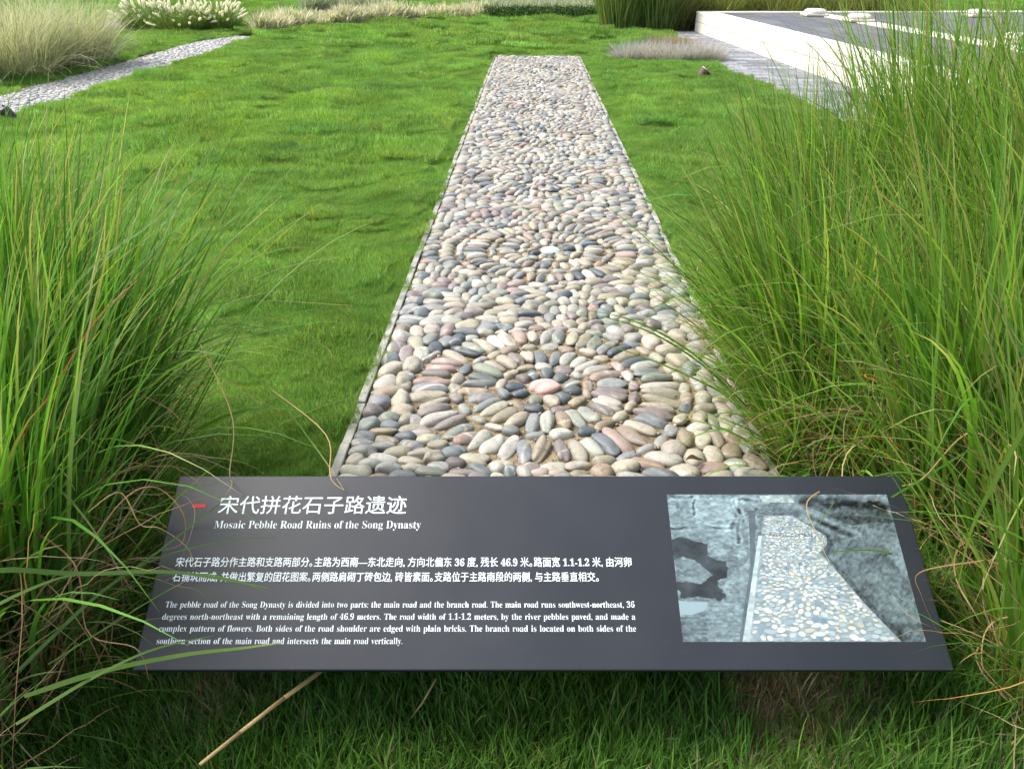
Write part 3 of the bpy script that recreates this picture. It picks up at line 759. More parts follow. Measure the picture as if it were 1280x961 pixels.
for P_, dv in (([(0, 0), (.12, 0), (.11, .15), (.12, .2), (0, .24)], .05), ([(.12, .02), (.32, .03), (.29, .2), (.27, .25), (.12, .22)], .10), ([(0, .26), (.27, .26), (.24, .44), (.16, .45), (.15, .33), (0, .33)], .04),
               ([(.27, .5), (.31, .3), (.33, .5), (.28, 1), (.1, 1), (.15, .75), (.22, .6)], .08), ([(.62, .08), (.97, .05), (1, .2), (.8, .22), (.68, .13)], -.15), ([(.70, .2), (.85, .23), (1, .6), (1, .28)], .07),
               ([(.56, .16), (.70, .30), (.71, .38), (.67, .44), (.73, .55), (.81, .75), (.94, 1), (.88, 1), (.76, .74), (.66, .42), (.68, .32), (.55, .17)], -.09), ([(.30, .05), (.335, .05), (.31, .28), (.27, .3)], -.07)):
    wq = .008*fb(S_*22, T_*22, 81); k_ = in_poly(S_+wq, T_+wq, P_); tone = np.where(k_, tone+dv*(1+.5*fb(S_*45, T_*45, 83)), tone)
# ledges and dug edges
for (x0, y0, x1, y1, w) in ((.0, .25, .27, .25, .008), (.12, .01, .11, .15, .006), (.27, .25, .29, .22, .01), (.33, .05, .29, .35, .006), (.33, .04, .5, .03, .012), (0, .02, .1, .005, .01), (.39, .1, .33, .55, .007), (.30, .04, .33, .20, .007), (.62, .05, 1, .08, .03), (.64, .18, .80, .30, .015)):
    d = np.array([x1-x0, y1-y0]); q = np.clip(((S_-x0)*d[0]+(T_-y0)*d[1])/(d@d), 0, 1); wv = .012*fb(S_*12, T_*12, 71); dist = np.hypot(S_-x0-q*d[0]+wv, T_-y0-q*d[1]+wv)
    tone -= .30*np.exp(-(dist/w)**2)*(.7+.5*fb(S_*15, T_*15, 73)); tone += .10*np.exp(-((dist-w*2)/w)**2)
# dark pit at the left
wob = .016*fb(S_*16, T_*16, 51)
pit = in_poly(S_+wob, T_+wob, [(.0, .35), (.05, .325), (.12, .34), (.155, .36), (.15, .44), (.19, .475), (.235, .48), (.215, .56), (.19, .62), (.185, .70), (.15, .735), (.07, .71), (.0, .72)])
isl = in_poly(S_+wob, T_+wob, [(0, .47), (.05, .455), (.10, .48), (.145, .55), (.15, .58), (.10, .625), (.05, .615), (.0, .65)])
tone = np.where(pit & ~isl, .25+.06*fb(S_*20, T_*20, 53), tone)
pool = in_poly(S_+wob*.4, T_+wob*.4, [(0, .74), (.125, .75), (.11, .80), (.05, .83), (0, .83)])
tone = np.where(pool, .66, tone)
gx_ = in_poly(S_, T_, [(.36, .12), (.39, .12), (.30, 1), (.23, 1), (.33, .5)])
tone = np.where(gx_, .40+.05*fb(S_*30, T_*20, 57), tone)
col = np.stack([tone*.82, tone*.95, tone*.98], -1)*.92
pathm = in_poly(S_, T_, [(.425, .155), (.55, .155), (.685, .30), (.68, .36), (.64, .42), (.70, .55), (.78, .75), (.90, 1.0), (.255, 1.0)])
col[pathm] = np.array([.58, .64, .64])*(.85+.12*fb(S_*60, T_*60, 61)[pathm])[:, None]
band = in_poly(S_, T_, [(.40, .285), (.68, .285), (.70, .315), (.39, .30)]); col[band] *= .72
edge_ = in_poly(S_, T_, [(.385, .30), (.40, .30), (.275, 1), (.245, 1)]); col[edge_] = np.array([.64, .71, .72])*(.93+.12*fb(S_*40, T_*40, 67)[edge_])[:, None]
top_ = in_poly(S_, T_, [(.42, .01), (.55, .0), (.575, .06), (.43, .055)]); col[top_] = np.array([.62, .69, .68])*(.9+.2*fb(S_*50, T_*50, 77)[top_])[:, None]
col = np.clip(col, .03, .95)
lin = np.where(col <= .04045, col/12.92, ((col+.055)/1.055)**2.4)
U = uL+S_*(uR-uL); Vv = vTL+T_*(vBR-vTL)
ii = np.arange(S_.size).reshape(S_.shape)
def printobj(name, V, F, C, parent): 
    me = mesh_np(name, bframe(V), F, C, False, M['print']); return link(name, me, parent)
pic = printobj('printed_photo', np.stack([U, Vv, np.full_like(U, .0005)], -1).reshape(-1, 3), np.stack([ii[1:, :-1], ii[1:, 1:], ii[:-1, 1:], ii[:-1, :-1]], -1).reshape(-1, 4), lin.reshape(-1, 3), sign)
pic['label'] = 'printed picture of an excavated pebble path between muddy banks'
rg = np.random.default_rng(21); Vs, Fs, Cs, n_ = [], [], [], 0
PP = [(.43, .165), (.545, .165), (.675, .30), (.67, .36), (.63, .42), (.69, .55), (.77, .75), (.885, .99), (.285, .99), (.415, .31)]
placed = []
pts = rg.uniform([.26, .16], [.9, .985], (26000, 2)); pts = pts[in_poly(pts[:, 0], pts[:, 1], PP)]
for k, (a, b) in enumerate(pts):
    rr = (.0055+.016*(b-.1)**1.35)*rg.uniform(.6, 1.35)
    if any((a-p[0])**2+((b-p[1])*.8)**2 < (.76*(rr+p[2]))**2 for p in placed[-1400:]): continue
    placed.append((a, b, rr))
for k, (a, b, rr) in enumerate(placed):
    an = rg.uniform(0, 3.14); fc = math.hypot((a-.55), (b-.66)*1.0)
    if .05 < fc < .19: an = math.atan2(b-.66, a-.55)
    el = rg.uniform(1.1, 1.5); th = np.arange(9)/9*6.283
    dx = rr*el*.85*np.cos(th); dy = rr*.75*np.sin(th)
    xx = a+dx*math.cos(an)-dy*math.sin(an); yy = np.clip(b+(dx*math.sin(an)+dy*math.cos(an))*.95, 0, .995)
    c0 = np.array([(222, 226, 220), (205, 214, 214), (176, 194, 200), (208, 204, 184), (150, 172, 182), (232, 234, 230), (120, 148, 168)][rg.choice(7, p=[.26, .22, .16, .14, .1, .08, .04])])/255.*rg.uniform(.9, 1.05)
    c0 = np.clip(c0*.84*np.array([.98, 1, 1]), 0, 1)**2.2
    V = np.stack([uL+xx*(uR-uL), vTL+yy*(vBR-vTL), np.full(9, .0007)], 1)
    Vs.append(np.concatenate([V, np.stack([V[:, 0], V[:, 1]-.0009, np.full(9, .0006)], 1)])); Fs.append(np.arange(9)[None][:, ::-1]+n_); Fs.append(np.arange(9, 18)[None][:, ::-1]+n_)
    Cs.append(np.concatenate([np.tile(c0, (9, 1)), np.tile(np.array([.13, .16, .17]), (9, 1))])); n_ += 18
printobj('printed_pebbles', np.concatenate(Vs), np.concatenate(Fs), np.concatenate(Cs), pic)
print('print pebbles', len(placed))

# ------------------------------------------------------------------ tall grass clumps
GREEN = np.array([(.125, .275, .036), (.175, .345, .048), (.080, .200, .032), (.240, .390, .080), (.125, .265, .060), (.33, .42, .13)])
GW = np.array([4, 4, 3, 2.2, 2, .8]); GW = GW/GW.sum()
TAN = np.array([srgb(196, 170, 122), srgb(176, 140, 106), srgb(206, 186, 146), srgb(160, 122, 96), srgb(190, 130, 70)])
def clump(loc, hmax, rad, n, seed, label, lean_bias=(0, 0), dry_share=.10, spread=.42, extra=None, extra_dry=None, width=(.005, .011), group='tall green grass clumps beside the sign', tint=(1, 1, 1), stems=.7):
    rg = np.random.default_rng(seed); loc = np.array([loc[0], loc[1], float(hgt(loc[0], loc[1]))])
    root = empty('grass_clump', tuple(loc)); tag(root, label, 'grass clump', group)
    r = rad*np.sqrt(rg.random(n))*rg.uniform(.6, 1, n); t = rg.uniform(0, 6.283, n)
    base = np.stack([r*np.cos(t), r*np.sin(t), np.full(n, -.02)], 1)
    hx = np.cos(t)*r/rad+rg.normal(0, .35, n)+lean_bias[0]; hy = np.sin(t)*r/rad+rg.normal(0, .35, n)+lean_bias[1]
    az = np.arctan2(hy, hx); lean = np.clip(np.abs(rg.normal(0, spread*.55, n))*.8+.35*spread*r/rad, .02, 1.0)
    h = hmax*np.clip(rg.beta(4, 2, n)*1.12, .3, 1.12); droop = np.clip(rg.gamma(1.7, .30, n), .03, 2.3)*(1.0+.6*lean)
    col = GREEN[rg.choice(len(GREEN), n, p=GW)]*rg.uniform(.58, 1.42, n)[:, None]*np.array(tint)
    tip = (TAN[rg.integers(0, 3, n)], (rg.random(n) < .32)*rg.uniform(.5, 1, n))
    parts = [blades(base, h, az, lean, droop, rg.uniform(*width, n)*np.where(rg.random(n) < .12, 1.5, 1.0), col, 12, .25, rg, tip, 1.8)]
    # short fine shoots near the foot
    k = n//3; r2 = rad*1.05*np.sqrt(rg.random(k)); t2 = rg.uniform(0, 6.283, k)
    b2 = np.stack([r2*np.cos(t2), r2*np.sin(t2), np.full(k, -.02)], 1)
    parts.append(blades(b2, hmax*rg.uniform(.15, .55, k), t2+rg.normal(0, .6, k), rg.uniform(.2, .9, k), rg.uniform(.3, 1.6, k), rg.uniform(.002, .0045, k), GREEN[rg.choice(len(GREEN), k, p=GW)]*rg.uniform(.7, 1.2, k)[:, None], 7, .3, rg))
    if extra:
        for pts, w, c, tp in extra: V, F, C = ribbon(pts, w, w*.12, c, 18, tp); parts.append((V-loc, F, C))
    V, F, C = join(parts); link('leaf_blades', mesh_np('leaf_blades', V, F, C, True, M['blade']), root)
    k = int(n*dry_share); r3 = rad*np.sqrt(rg.random(k)); t3 = rg.uniform(0, 6.283, k)
    b3 = np.stack([r3*np.cos(t3), r3*np.sin(t3), rg.uniform(0, .25*hmax, k)], 1)
    az3 = t3+rg.normal(0, .8, k)
    dcol = TAN[rg.choice(5, k, p=[.34, .25, .24, .13, .04])]*rg.uniform(.7, 1.1, k)[:, None]
    p3 = [blades(b3, hmax*rg.uniform(.25, .75, k), az3, rg.uniform(.1, .9, k), rg.gamma(2.4, .8, k), rg.uniform(.0016, .0042, k), dcol, 18, rg.normal(0, 3.2, k), rg, None, 1.3, .16)]
    k = int(n*dry_share*stems); r3 = rad*np.sqrt(rg.random(k)); t3 = rg.uniform(0, 6.283, k); b3 = np.stack([r3*np.cos(t3), r3*np.sin(t3), np.zeros(k)], 1)
    p3.append(blades(b3, hmax*rg.uniform(.15, .5, k), t3, rg.uniform(.05, .6, k), rg.uniform(0, 1.4, k), rg.uniform(.002, .005, k), TAN[rg.integers(0, 4, k)]*rg.uniform(.5, .95, k)[:, None], 8, .5, rg))
    if extra_dry:
        for pts, w, c, tp in extra_dry: V, F, C = ribbon(pts, w, w*.08, c, 24, tp); p3.append((V-loc, F, C))
    V, F, C = join(p3); link('dry_leaves', mesh_np('dry_leaves', V, F, C, True, M['blade']), root)
    return root
G1, G2, G3 = (.10, .22, .035), (.15, .26, .06), (.06, .14, .028)
T1, T2 = srgb(200, 172, 124), srgb(170, 130, 104)
def path3(*pp): return [A(*p) for p in pp]
exL = [(path3((-60, 730, .80), (0, 712, .86), (100, 717, .92), (200, 714, .95), (270, 722, .97), (335, 735, .98)), .010, G2, None),
       (path3((-40, 775, .78), (40, 735, .84), (105, 717, .90), (220, 716, .95)), .006, G2, None),
       (path3((20, 905, .70), (110, 850, .76), (190, 812, .82), (268, 794, .88)), .006, G2, None),
       (path3((30, 870, .70), (130, 838, .78), (230, 818, .83), (300, 810, .85), (352, 803, .86)), .009, G2, (.32, .33, .10)),
       (path3((20, 840, .80), (120, 745, .92), (190, 695, 1.0), (285, 621, 1.1)), .007, G3, None),
       (path3((60, 830, .85), (180, 755, .94), (230, 727, .97)), .003, G1, T1),
       (path3((90, 770, .95), (180, 705, 1.0), (270, 678, 1.03), (345, 671, 1.05)), .0035, G3, None),
       (path3((150, 500, 1.5), (250, 440, 1.5), (330, 480, 1.45), (395, 560, 1.35), (430, 612, 1.22)), .006, G1, T1),
       (path3((120, 520, 1.6), (240, 415, 1.7), (330, 410, 1.75), (400, 430, 1.75), (415, 445, 1.72)), .004, G1, T1),
       (path3((130, 480, 1.6), (220, 400, 1.7), (300, 376, 1.8), (440, 382, 1.8)), .004, G2, T1),
       (path3((60, 640, 1.5), (180, 440, 1.6), (260, 330, 1.7), (352, 245, 1.8)), .005, G2, T1),
       (path3((-30, 560, 1.2), (90, 360, 1.3), (200, 270, 1.4), (270, 180, 1.5)), .007, G1, None)]
exLd = [(path3((60, 770, .9), (140, 640, 1.0), (190, 608, 1.04), (228, 640, 1.06), (228, 678, 1.05), (200, 688, 1.03)), .0028, T2, None),
        (path3((110, 640, 1.0), (150, 615, 1.05), (175, 655, 1.05), (200, 660, 1.05), (235, 685, 1.06), (242, 712, 1.06)), .0026, T1, None),
        (path3((250, 430, 1.5), (290, 520, 1.4), (287, 590, 1.3), (290, 604, 1.2), (281, 620, 1.18)), .003, T1, None),
        (path3((330, 480, 1.6), (405, 540, 1.4), (412, 590, 1.25), (418, 604, 1.22), (431, 613, 1.2)), .0028, T1, None),
        (path3((20, 560, 1.2), (70, 480, 1.2), (120, 400, 1.2), (172, 350, 1.25)), .007, srgb(150, 98, 52), None),
        (path3((0, 640, 1.1), (90, 700, .95), (110, 790, .9), (170, 810, .85), (186, 850, .84)), .003, T2, None)]
LT = (.72, .86, .85)
clump((-1.10, 1.06), .98, .20, 1300, 301, 'tall green grass clump at the left end of the sign, nearest the viewer', (.0, .05), .40, .34, exL, exLd, (.005, .012), tint=LT, stems=1.3)
clump((-1.27, 1.58), 1.04, .27, 2200, 302, 'tall green grass clump behind the left end of the sign, arching over the lawn', (.22, .05), .18, .44, None, None, tint=LT)
clump((-1.62, 1.75), 1.12, .26, 1300, 303, 'tall green grass clump at the left edge of the view, the tallest on that side', (.1, 0), .16, .34, tint=LT)
clump((-1.02, .64), .55, .16, 420, 304, 'shorter green grass clump with dry stems in the lower left corner', (-.1, .1), .5, .42, tint=LT, stems=1.2)
exR = [(path3((1215, 560, 1.3), (1150, 600, 1.25), (1085, 640, 1.2), (1045, 672, 1.16), (1018, 704, 1.12)), .005, G1, None),
       (path3((1230, 740, 1.1), (1160, 705, 1.12), (1095, 688, 1.12), (1035, 690, 1.08)), .006, G1, None),
       (path3((1130, 520, 1.6), (1080, 590, 1.4), (1062, 640, 1.25)), .004, G1, T1),
       (path3((1180, 600, 1.3), (1120, 590, 1.3), (1060, 610, 1.25), (1020, 660, 1.15)), .004, G2, None),
       (path3((1010, 470, 1.9), (990, 560, 1.5), (960, 612, 1.3)), .004, G2, None),
       (path3((1300, 500, .95), (1250, 590, .95), (1215, 660, .95), (1200, 720, .96), (1195, 745, .97)), .011, G2, None),
       (path3((1060, 540, 1.7), (1010, 590, 1.4), (1015, 630, 1.25), (1028, 670, 1.15)), .0035, G1, T1)]
exRd = [(path3((1300, 640, 1.1), (1220, 540, 1.3), (1150, 600, 1.25), (1110, 606, 1.25)), .004, T1, None),
        (path3((1210, 560, 1.4), (1130, 440, 1.7), (1085, 500, 1.7), (1120, 560, 1.6)), .0035, T1, None),
        (path3((1060, 600, 1.3), (1010, 625, 1.2), (1022, 670, 1.14), (1038, 705, 1.10)), .0032, T1, None),
        (path3((1230, 700, 1.0), (1150, 715, 1.02), (1152, 745, 1.0), (1172, 790, .98)), .0022, T2, None)]
gl = [((1.00, 2.25), .92, .27, 2100, 401, 'tall green grass clump growing over the right edging of the pebble path', (-.34, -.05), .26, .58, None, None),
      ((1.62, 2.75), 1.40, .36, 3000, 402, 'tall green grass clump behind the others, between the path and the white wall', (-.10, 0), .08, .32, None, None),
      ((1.20, 1.62), 1.12, .25, 1900, 403, 'tall green grass clump behind the right end of the sign, bending over the printed picture', (-.16, -.10), .24, .42, exR, exRd),
      ((1.68, 1.95), 1.42, .34, 3400, 404, 'tallest green grass clump, at the right edge of the view behind the sign', (-.05, 0), .10, .30, None, None),
      ((1.12, 1.05), .90, .20, 1100, 405, 'green grass clump with many dry stems beside the right end of the sign', (-.05, .1), .30, .36, None, None),
      ((1.22, 3.05), 1.02, .28, 1600, 406, 'fine green grass clump farthest up the path on the right side', (-.25, 0), .12, .45, None, None)]
gl.append(((.90, 1.93), .52, .17, 1000, 407, 'low fine bladed grass clump with curled straw tips on the right edging', (-.20, -.15), .38, .75, None, None))
for a in gl: clump(*a)

# ------------------------------------------------------------------ far planting
def far_clump(name, loc, hmax, rad, n, seed, label, cols, group, cat='grass clump', w=(.006, .012), spread=.5, droop=(.6, .5), mat='pale', plumes=0, lean0=0):
    rg = np.random.default_rng(seed); root = empty(name, (loc[0], loc[1], 0)); tag(root, label, cat, group)
    r = rad*np.sqrt(rg.random(n)); t = rg.uniform(0, 6.283, n); base = np.stack([r*np.cos(t), r*np.sin(t), np.full(n, -.02)], 1)
    cols = np.array(cols); col = cols[rg.integers(0, len(cols), n)]*rg.uniform(.75, 1.2, n)[:, None]
    V, F, C = blades(base, hmax*rg.uniform(.5, 1.1, n), t+rg.normal(0, .7, n), np.abs(rg.normal(lean0, spread*.6, n))+.3*spread*r/rad, np.clip(rg.normal(droop[0], droop[1], n), 0, 2.2), rg.uniform(*w, n), col, 6, .3, rg)
    link('leaf_blades', mesh_np('leaf_blades', V, F, C, True, M[mat]), root)
    if plumes:
        Vs, Fs, n_ = [], [], 0; Iv, If = ICO[2]
        st = MB()
        for i in range(plumes):
            t = rg.uniform(0, 6.283); l = rg.uniform(.1, 1.15); rr = hmax*rg.uniform(.80, 1.08); rb = rad*.6*math.sqrt(rg.random())
            p0 = np.array([rb*math.cos(t), rb*math.sin(t), 0]); d = np.array([math.sin(l)*math.cos(t), math.sin(l)*math.sin(t), math.cos(l)])
            p1 = p0+d*rr*.86; d2 = d+np.array([0, 0, -.25]); d2 /= np.linalg.norm(d2)
            st.cyl(p0, p1, .003, .002, 5)
            a = np.cross(d2, [0, 0, 1.]); a /= np.linalg.norm(a); b = np.cross(d2, a); L_ = rg.uniform(.05, .085); w_ = rg.uniform(.015, .024)
            k = Iv*(1+.18*rg.normal(0, 1, (len(Iv), 1)))
            o = link('plume', mesh_np('plume', d2*L_+k[:, :1]*d2*L_+k[:, 1:2]*a*w_+k[:, 2:3]*b*w_, If, np.tile(srgb(246, 244, 228), (len(Iv), 1)), True, M['pale']), root); o.location = tuple(p1)
        link('stems', st.mesh('stems', M['hedge_stem']), root)
    return root
M['hedge_stem'] = m_simple('green_stem', srgb(120, 140, 70), .6)
PALE = [(.52, .53, .34), (.40, .44, .24), (.62, .60, .44), (.28, .34, .16)]
far_clump('pale_grass_clump', G(10, 98), 1.15, .55, 2600, 501, 'feathery pale grass mound at the far left edge of the view', PALE, 'pale feathery grasses', w=(.005, .010), spread=.7, droop=(.9, .5))
far_clump('pale_grass_clump', G(85, 84), 1.10, .50, 2600, 502, 'feathery pale grass mound between the branch path and the mound at the left edge', PALE, 'pale feathery grasses', w=(.005, .010), spread=.7, droop=(.9, .5))
PG = [(.10, .17, .05), (.14, .21, .07), (.07, .13, .04)]
for k, (px, py, lab) in enumerate(((188, 40, 'grass clump with white bottlebrush plumes, the one beside the pale feathery mound'), (228, 43, 'grass clump with white bottlebrush plumes, in the middle of its row'), (272, 40, 'grass clump with white bottlebrush plumes, nearest the cream border plants'))):
    far_clump('plume_grass_clump', G(px, py), .60, .40, 1300, 510+k, lab, PG, 'white plumed grasses beyond the branch path', w=(.007, .012), spread=.7, droop=(.8, .4), mat='blade', plumes=58)
TG = [(.15, .26, .06), (.20, .32, .08), (.11, .19, .05), (.27, .31, .12)]
for k, (px, py, lab) in enumerate(((775, 38, 'tall upright green reed grass clump beyond the end of the pebble path'), (818, 38, 'tall upright green reed grass clump close to the corner of the white platform'))):
    far_clump('reed_grass_clump', G(px, py), 1.5, .42, 1700, 520+k, lab, TG, 'tall reed grasses beyond the path', w=(.009, .016), spread=.26, droop=(.35, .3), mat='blade')
DK = [(.085, .14, .035), (.12, .18, .05), (.17, .19, .07), (.25, .22, .10)]
labs = ['dark green grass clump behind the left corner of the white platform', 'dark green grass clump behind the platform, second from its left corner', 'olive green grass clump behind the platform, in the middle of its row', 'olive green grass clump behind the platform, left of the column base', 'olive green grass clump behind the platform, at the right end of its row']
for k in range(5):
    far_clump('dark_grass_clump', (WALLX-.45+k*1.15, WALLFAR+.75+.1*(k % 2)), 1.05, .6, 1700, 530+k, labs[k], DK, 'dark grasses behind the platform', w=(.009, .016), spread=.5, droop=(.7, .4), mat='blade')
BF = [(.46, .47, .49), (.54, .53, .53), (.34, .38, .39), (.46, .38, .30)]
for k, (px, py, lab) in enumerate(((788, 76, 'grey fescue tuft at the left end of the dry looking tuft patch'), (812, 77, 'grey fescue tuft with brown tips, second from the left in the patch'), (836, 78, 'blue grey fescue tuft in the middle of the patch'), (860, 77, 'blue grey fescue tuft, second from the brick walkway'), (882, 76, 'grey fescue tuft touching the brick walkway'), (826, 66, 'brown tipped fescue tuft at the back left of the patch'), (850, 66, 'brown tipped fescue tuft at the back right of the patch'))):
    c = BF if k < 5 else [(.40, .33, .22), (.34, .30, .24), (.30, .22, .15)]
    far_clump('fescue_tuft', G(px, py), .33, .21, 1300, 540+k, lab, c, 'grey fescue tufts on the right lawn', w=(.004, .007), spread=.9, droop=(.6, .4), cat='grass tuft')

# low border of cream striped plants, behind the far edge of the lawn
def border(name, pts, depth, h, n, seed, cols, label, cat, wl=(.012, .02), mat='pale', group=None, spread=.8):
    rg = np.random.default_rng(seed); P = np.array(pts, float)[:, :2]; seg = np.linalg.norm(np.diff(P, axis=0), axis=1); cs = np.concatenate([[0], np.cumsum(seg)])
    s = rg.uniform(0, cs[-1], n); x = np.interp(s, cs, P[:, 0]); y_ = np.interp(s, cs, P[:, 1])+rg.uniform(0, depth, n)
    tuft = .75+.35*vnoise(x*3, y_*3, seed)
    base = np.stack([x, y_, np.zeros(n)], 1); cols = np.array(cols); col = cols[rg.integers(0, len(cols), n)]*rg.uniform(.75, 1.2, n)[:, None]
    V, F, C = blades(base, h*tuft*rg.uniform(.6, 1.15, n), rg.uniform(0, 6.283, n), np.abs(rg.normal(0, spread*.5, n)), rg.uniform(.2, 1.5, n), rg.uniform(*wl, n), col, 5, .3, rg)
    c = V.mean(0); c[2] = 0
    o = link(name, mesh_np(name, V-c, F, C, True, M[mat]), None, tuple(c)); tag(o, label, cat, group); return o
CREAM = [(.68, .64, .50), (.58, .54, .40), (.48, .50, .30), (.76, .73, .62), (.30, .38, .15)]
border('border_planting', [G(316, 45), G(350, 43), G(420, 36), G(520, 29), G(607, 26)], .9, .50, 15000, 601, CREAM, 'low band of cream striped plants along the far edge of the lawn', 'border plants', (.020, .034), spread=1.2)
border('shrub', [G(378, 22), G(430, 17), G(478, 16)], 1.0, .62, 3600, 602, [(.42, .46, .32), (.32, .38, .22), (.5, .5, .4), (.2, .28, .12)], 'pale green shrub standing behind the cream striped border', 'shrub', (.016, .026))
def leafy_box(name, p0, p1, depth, h, n, seed, label):
    rg = np.random.default_rng(seed); root = empty(name, (p0[0], p0[1], 0)); tag(root, label, 'hedge')
    L_ = np.linalg.norm(p1[:2]-p0[:2]); ux = (p1[:2]-p0[:2])/L_; uy = np.array([-ux[1], ux[0]])
    q = rg.uniform(0, 1, (n, 3)); f = rg.integers(0, 3, n); q[f == 0, 2] = 1-rg.random((f == 0).sum())**2*.15; q[f == 1, 1] = rg.random((f == 1).sum())**2*.15
    a = q[:, 0]*L_; b = q[:, 1]*depth; z = q[:, 2]*h*(1+.08*vnoise(a*2, b*2, 3))
    ctr = np.stack([a*ux[0]+b*uy[0], a*ux[1]+b*uy[1], z], 1)
    col = np.array([(.045, .10, .025), (.07, .14, .035), (.03, .07, .02)])[rg.integers(0, 3, n)]*rg.uniform(.7, 1.3, n)[:, None]
    V, F, C = blades(ctr, rg.uniform(.04, .07, n), rg.uniform(0, 6.28, n), rg.uniform(0, 1.4, n), rg.uniform(0, .5, n), rg.uniform(.02, .032, n), col, 2, .1, rg)
    link('foliage', mesh_np('foliage', V, F, C, True, M['hedge']), root)
    k = n//4; a = rg.uniform(0, L_, k); b = rg.uniform(.1, depth, k)
    ctr = np.stack([a*ux[0]+b*uy[0], a*ux[1]+b*uy[1], np.full(k, h)], 1)
    V, F, C = blades(ctr, rg.uniform(.06, .2, k), rg.uniform(0, 6.28, k), rg.uniform(0, .9, k), rg.uniform(0, .9, k), rg.uniform(.012, .02, k), np.array([(.50, .52, .40), (.40, .45, .28), (.25, .33, .15)])[rg.integers(0, 3, k)]*rg.uniform(.8, 1.1, k)[:, None], 3, .1, rg)
    link('pale_flowers', mesh_np('pale_flowers', V, F, C, True, M['pale']), root)
leafy_box('hedge', G(605, 28), G(752, 28), 2.2, .30, 9000, 603, 'low clipped dark green hedge topped by pale flowers beyond the path end')

# ------------------------------------------------------------------ spot lamps, stones, stalks, sprouts
def spot(px0, py0, px1, py1, mat, label, size=.05):
    p = G(px0, py0); root = empty('spotlight', tuple(p)); tag(root, label, 'garden light', 'small spotlights on the lawn')
    dist = p@_f2; top = A(px1, py1, dist)-p; d = top/np.linalg.norm(top)
    m = MB(); m.cyl((0, 0, -.06), d*.03, .012, .012, 10); link('spike', m.mesh('spike', mat), root)
    m = MB(); m.cyl(d*.03, top, size*.75, size, 20); link('housing', m.mesh('housing', mat, False, .003), root)
    m = MB(); m.cyl(top, top+d*.006, size*.92, size*.92, 20); link('lens', m.mesh('lens', M['lens']), root)
    a = np.cross(d, [0, 0, 1.]); a /= np.linalg.norm(a)
    for e in (-1, 1): m = MB(); m.cyl(top+e*a*size*.95-d*.02, top+e*a*size*.95+d*.05, .006, .006, 6); link('hood_bracket', m.mesh('hood_bracket', mat), root)
spot(872, 101, 883, 88, M['lampmetal'], 'small bronze spotlight tilted on the right lawn near the brick walkway', .072)
spot(28, 158, 5, 138, M['lampblack'], 'small black spotlight at the left edge beside the branch path', .05)
def rock(px, py, a, b, hz, mat, label, seed, name='rock', z=0.0):
    p = G(px, py); V, F = stone(0, 0, a, b, .2, hz, hz*.35, 3, np.random.default_rng(seed))
    k = np.random.default_rng(seed).normal(0, 1, (5, 3)); V = V*(1+sum(.04*np.sin(V@k[i]*14/a/4+i) for i in range(5)))[:, None]
    o = link(name, mesh_np(name, V, F, None, False if 'flat' in label else True, mat), None, tuple(p)); tag(o, label, 'rock'); return o
rock(142, 40, .42, .3, .12, M['rock'], 'grey flat rock between the pale feathery mound and the white plumed grass', 3)
rock(1292, 972, .06, .07, .05, M['brownrock'], 'brown stone in the lower right corner under the dry stems', 4)
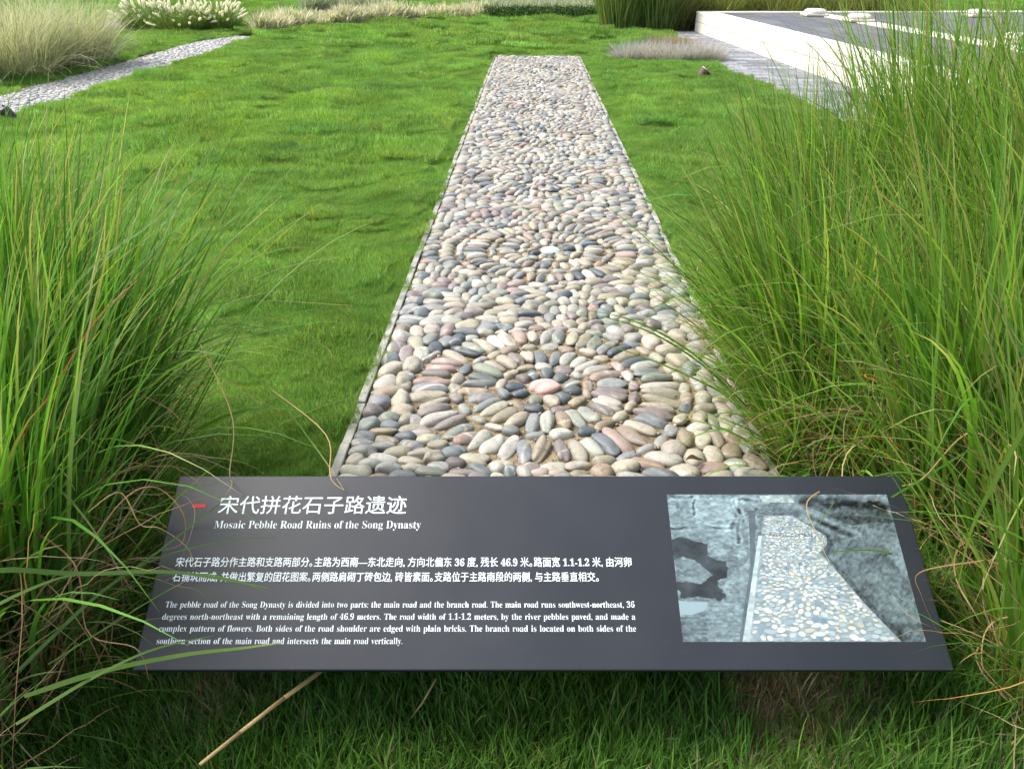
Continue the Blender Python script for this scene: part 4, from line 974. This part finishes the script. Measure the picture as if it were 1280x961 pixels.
def stalk(pts, w, label, name='dry_stalk', mat=None, cat='dry stalk'):
    P = np.array(pts); m = MB()
    for a, b, k in zip(P[:-1], P[1:], range(len(P)-1)): m.cyl(a, b, w*(1-.5*k/len(P)), w*(1-.5*(k+1)/len(P)), 8)
    c = P[0].copy(); me = m.mesh(name, mat or M['straw'], True)
    V = np.array([v.co[:] for v in me.vertices])-c; me.vertices.foreach_set('co', V.astype(np.float32).ravel()); me.update()
    o = link(name, me, None, tuple(c)); tag(o, label, cat); return o
stalk([A(402, 838, 1.02), A(355, 872, .93), A(300, 915, .84), A(250, 955, .77)], .0045, 'long straw coloured stalk leaning out from under the left half of the sign')
stalk([G(545, 848, .07), G(528, 878, .06), G(510, 902, .03)], .0022, 'short dry twig standing in the grass under the middle of the sign', 'dry_twig', None, 'twig')
def sprout(px, py, h, seed, label):
    rg = np.random.default_rng(seed); p = G(px, py); n = 7
    V, F, C = blades(np.zeros((n, 3)), h*rg.uniform(.6, 1, n), rg.uniform(0, 6.28, n), rg.uniform(.1, .5, n), rg.uniform(.2, 1.2, n), rg.uniform(.004, .007, n), np.tile((.30, .36, .06), (n, 1)), 6, .3, rg)
    o = link('weed_sprout', mesh_np('weed_sprout', V, F, C, True, M['blade']), None, (p[0], p[1], float(hgt(p[0], p[1])))); tag(o, label, 'weed', 'yellow green weeds in the lawn')
sprout(394, 282, .17, 1, 'yellow green weed standing in the left lawn beside the tall grass')
sprout(641, 82, .26, 2, 'yellow green weed at the far left corner of the pebble path')
sprout(588, 84, .26, 3, 'yellow green weed in the lawn just left of the far path end')
# leaf litter on the pebbles
def litter(px, py, ln, wd, ang, col, label):
    p = G(px, py, .045); t = np.linspace(0, 1, 7); w = wd*np.sin(np.pi*np.clip(t, .03, .97))/2; x = (t-.5)*ln; z = .006*np.sin(t*5)
    V = np.concatenate([np.stack([x, -w, z], 1), np.stack([x, w*0, z-.003], 1), np.stack([x, w, z+.002], 1)])
    F = [[i, i+1, 7+i+1, 7+i] for i in range(6)]+[[7+i, 7+i+1, 14+i+1, 14+i] for i in range(6)]
    o = link('fallen_leaf', mesh_np('fallen_leaf', V, np.array(F), np.tile(col, (21, 1)), True, M['blade']), None, tuple(p)); o.rotation_euler = (0, 0, ang); tag(o, label, 'leaf')
litter(560, 546, .055, .012, .6, srgb(214, 208, 192), 'whitish dry leaf lying across the dark pebbles at the lower left')
litter(868, 573, .05, .024, .2, srgb(92, 74, 58), 'brown dead leaf among the pebbles near the sign at lower right')
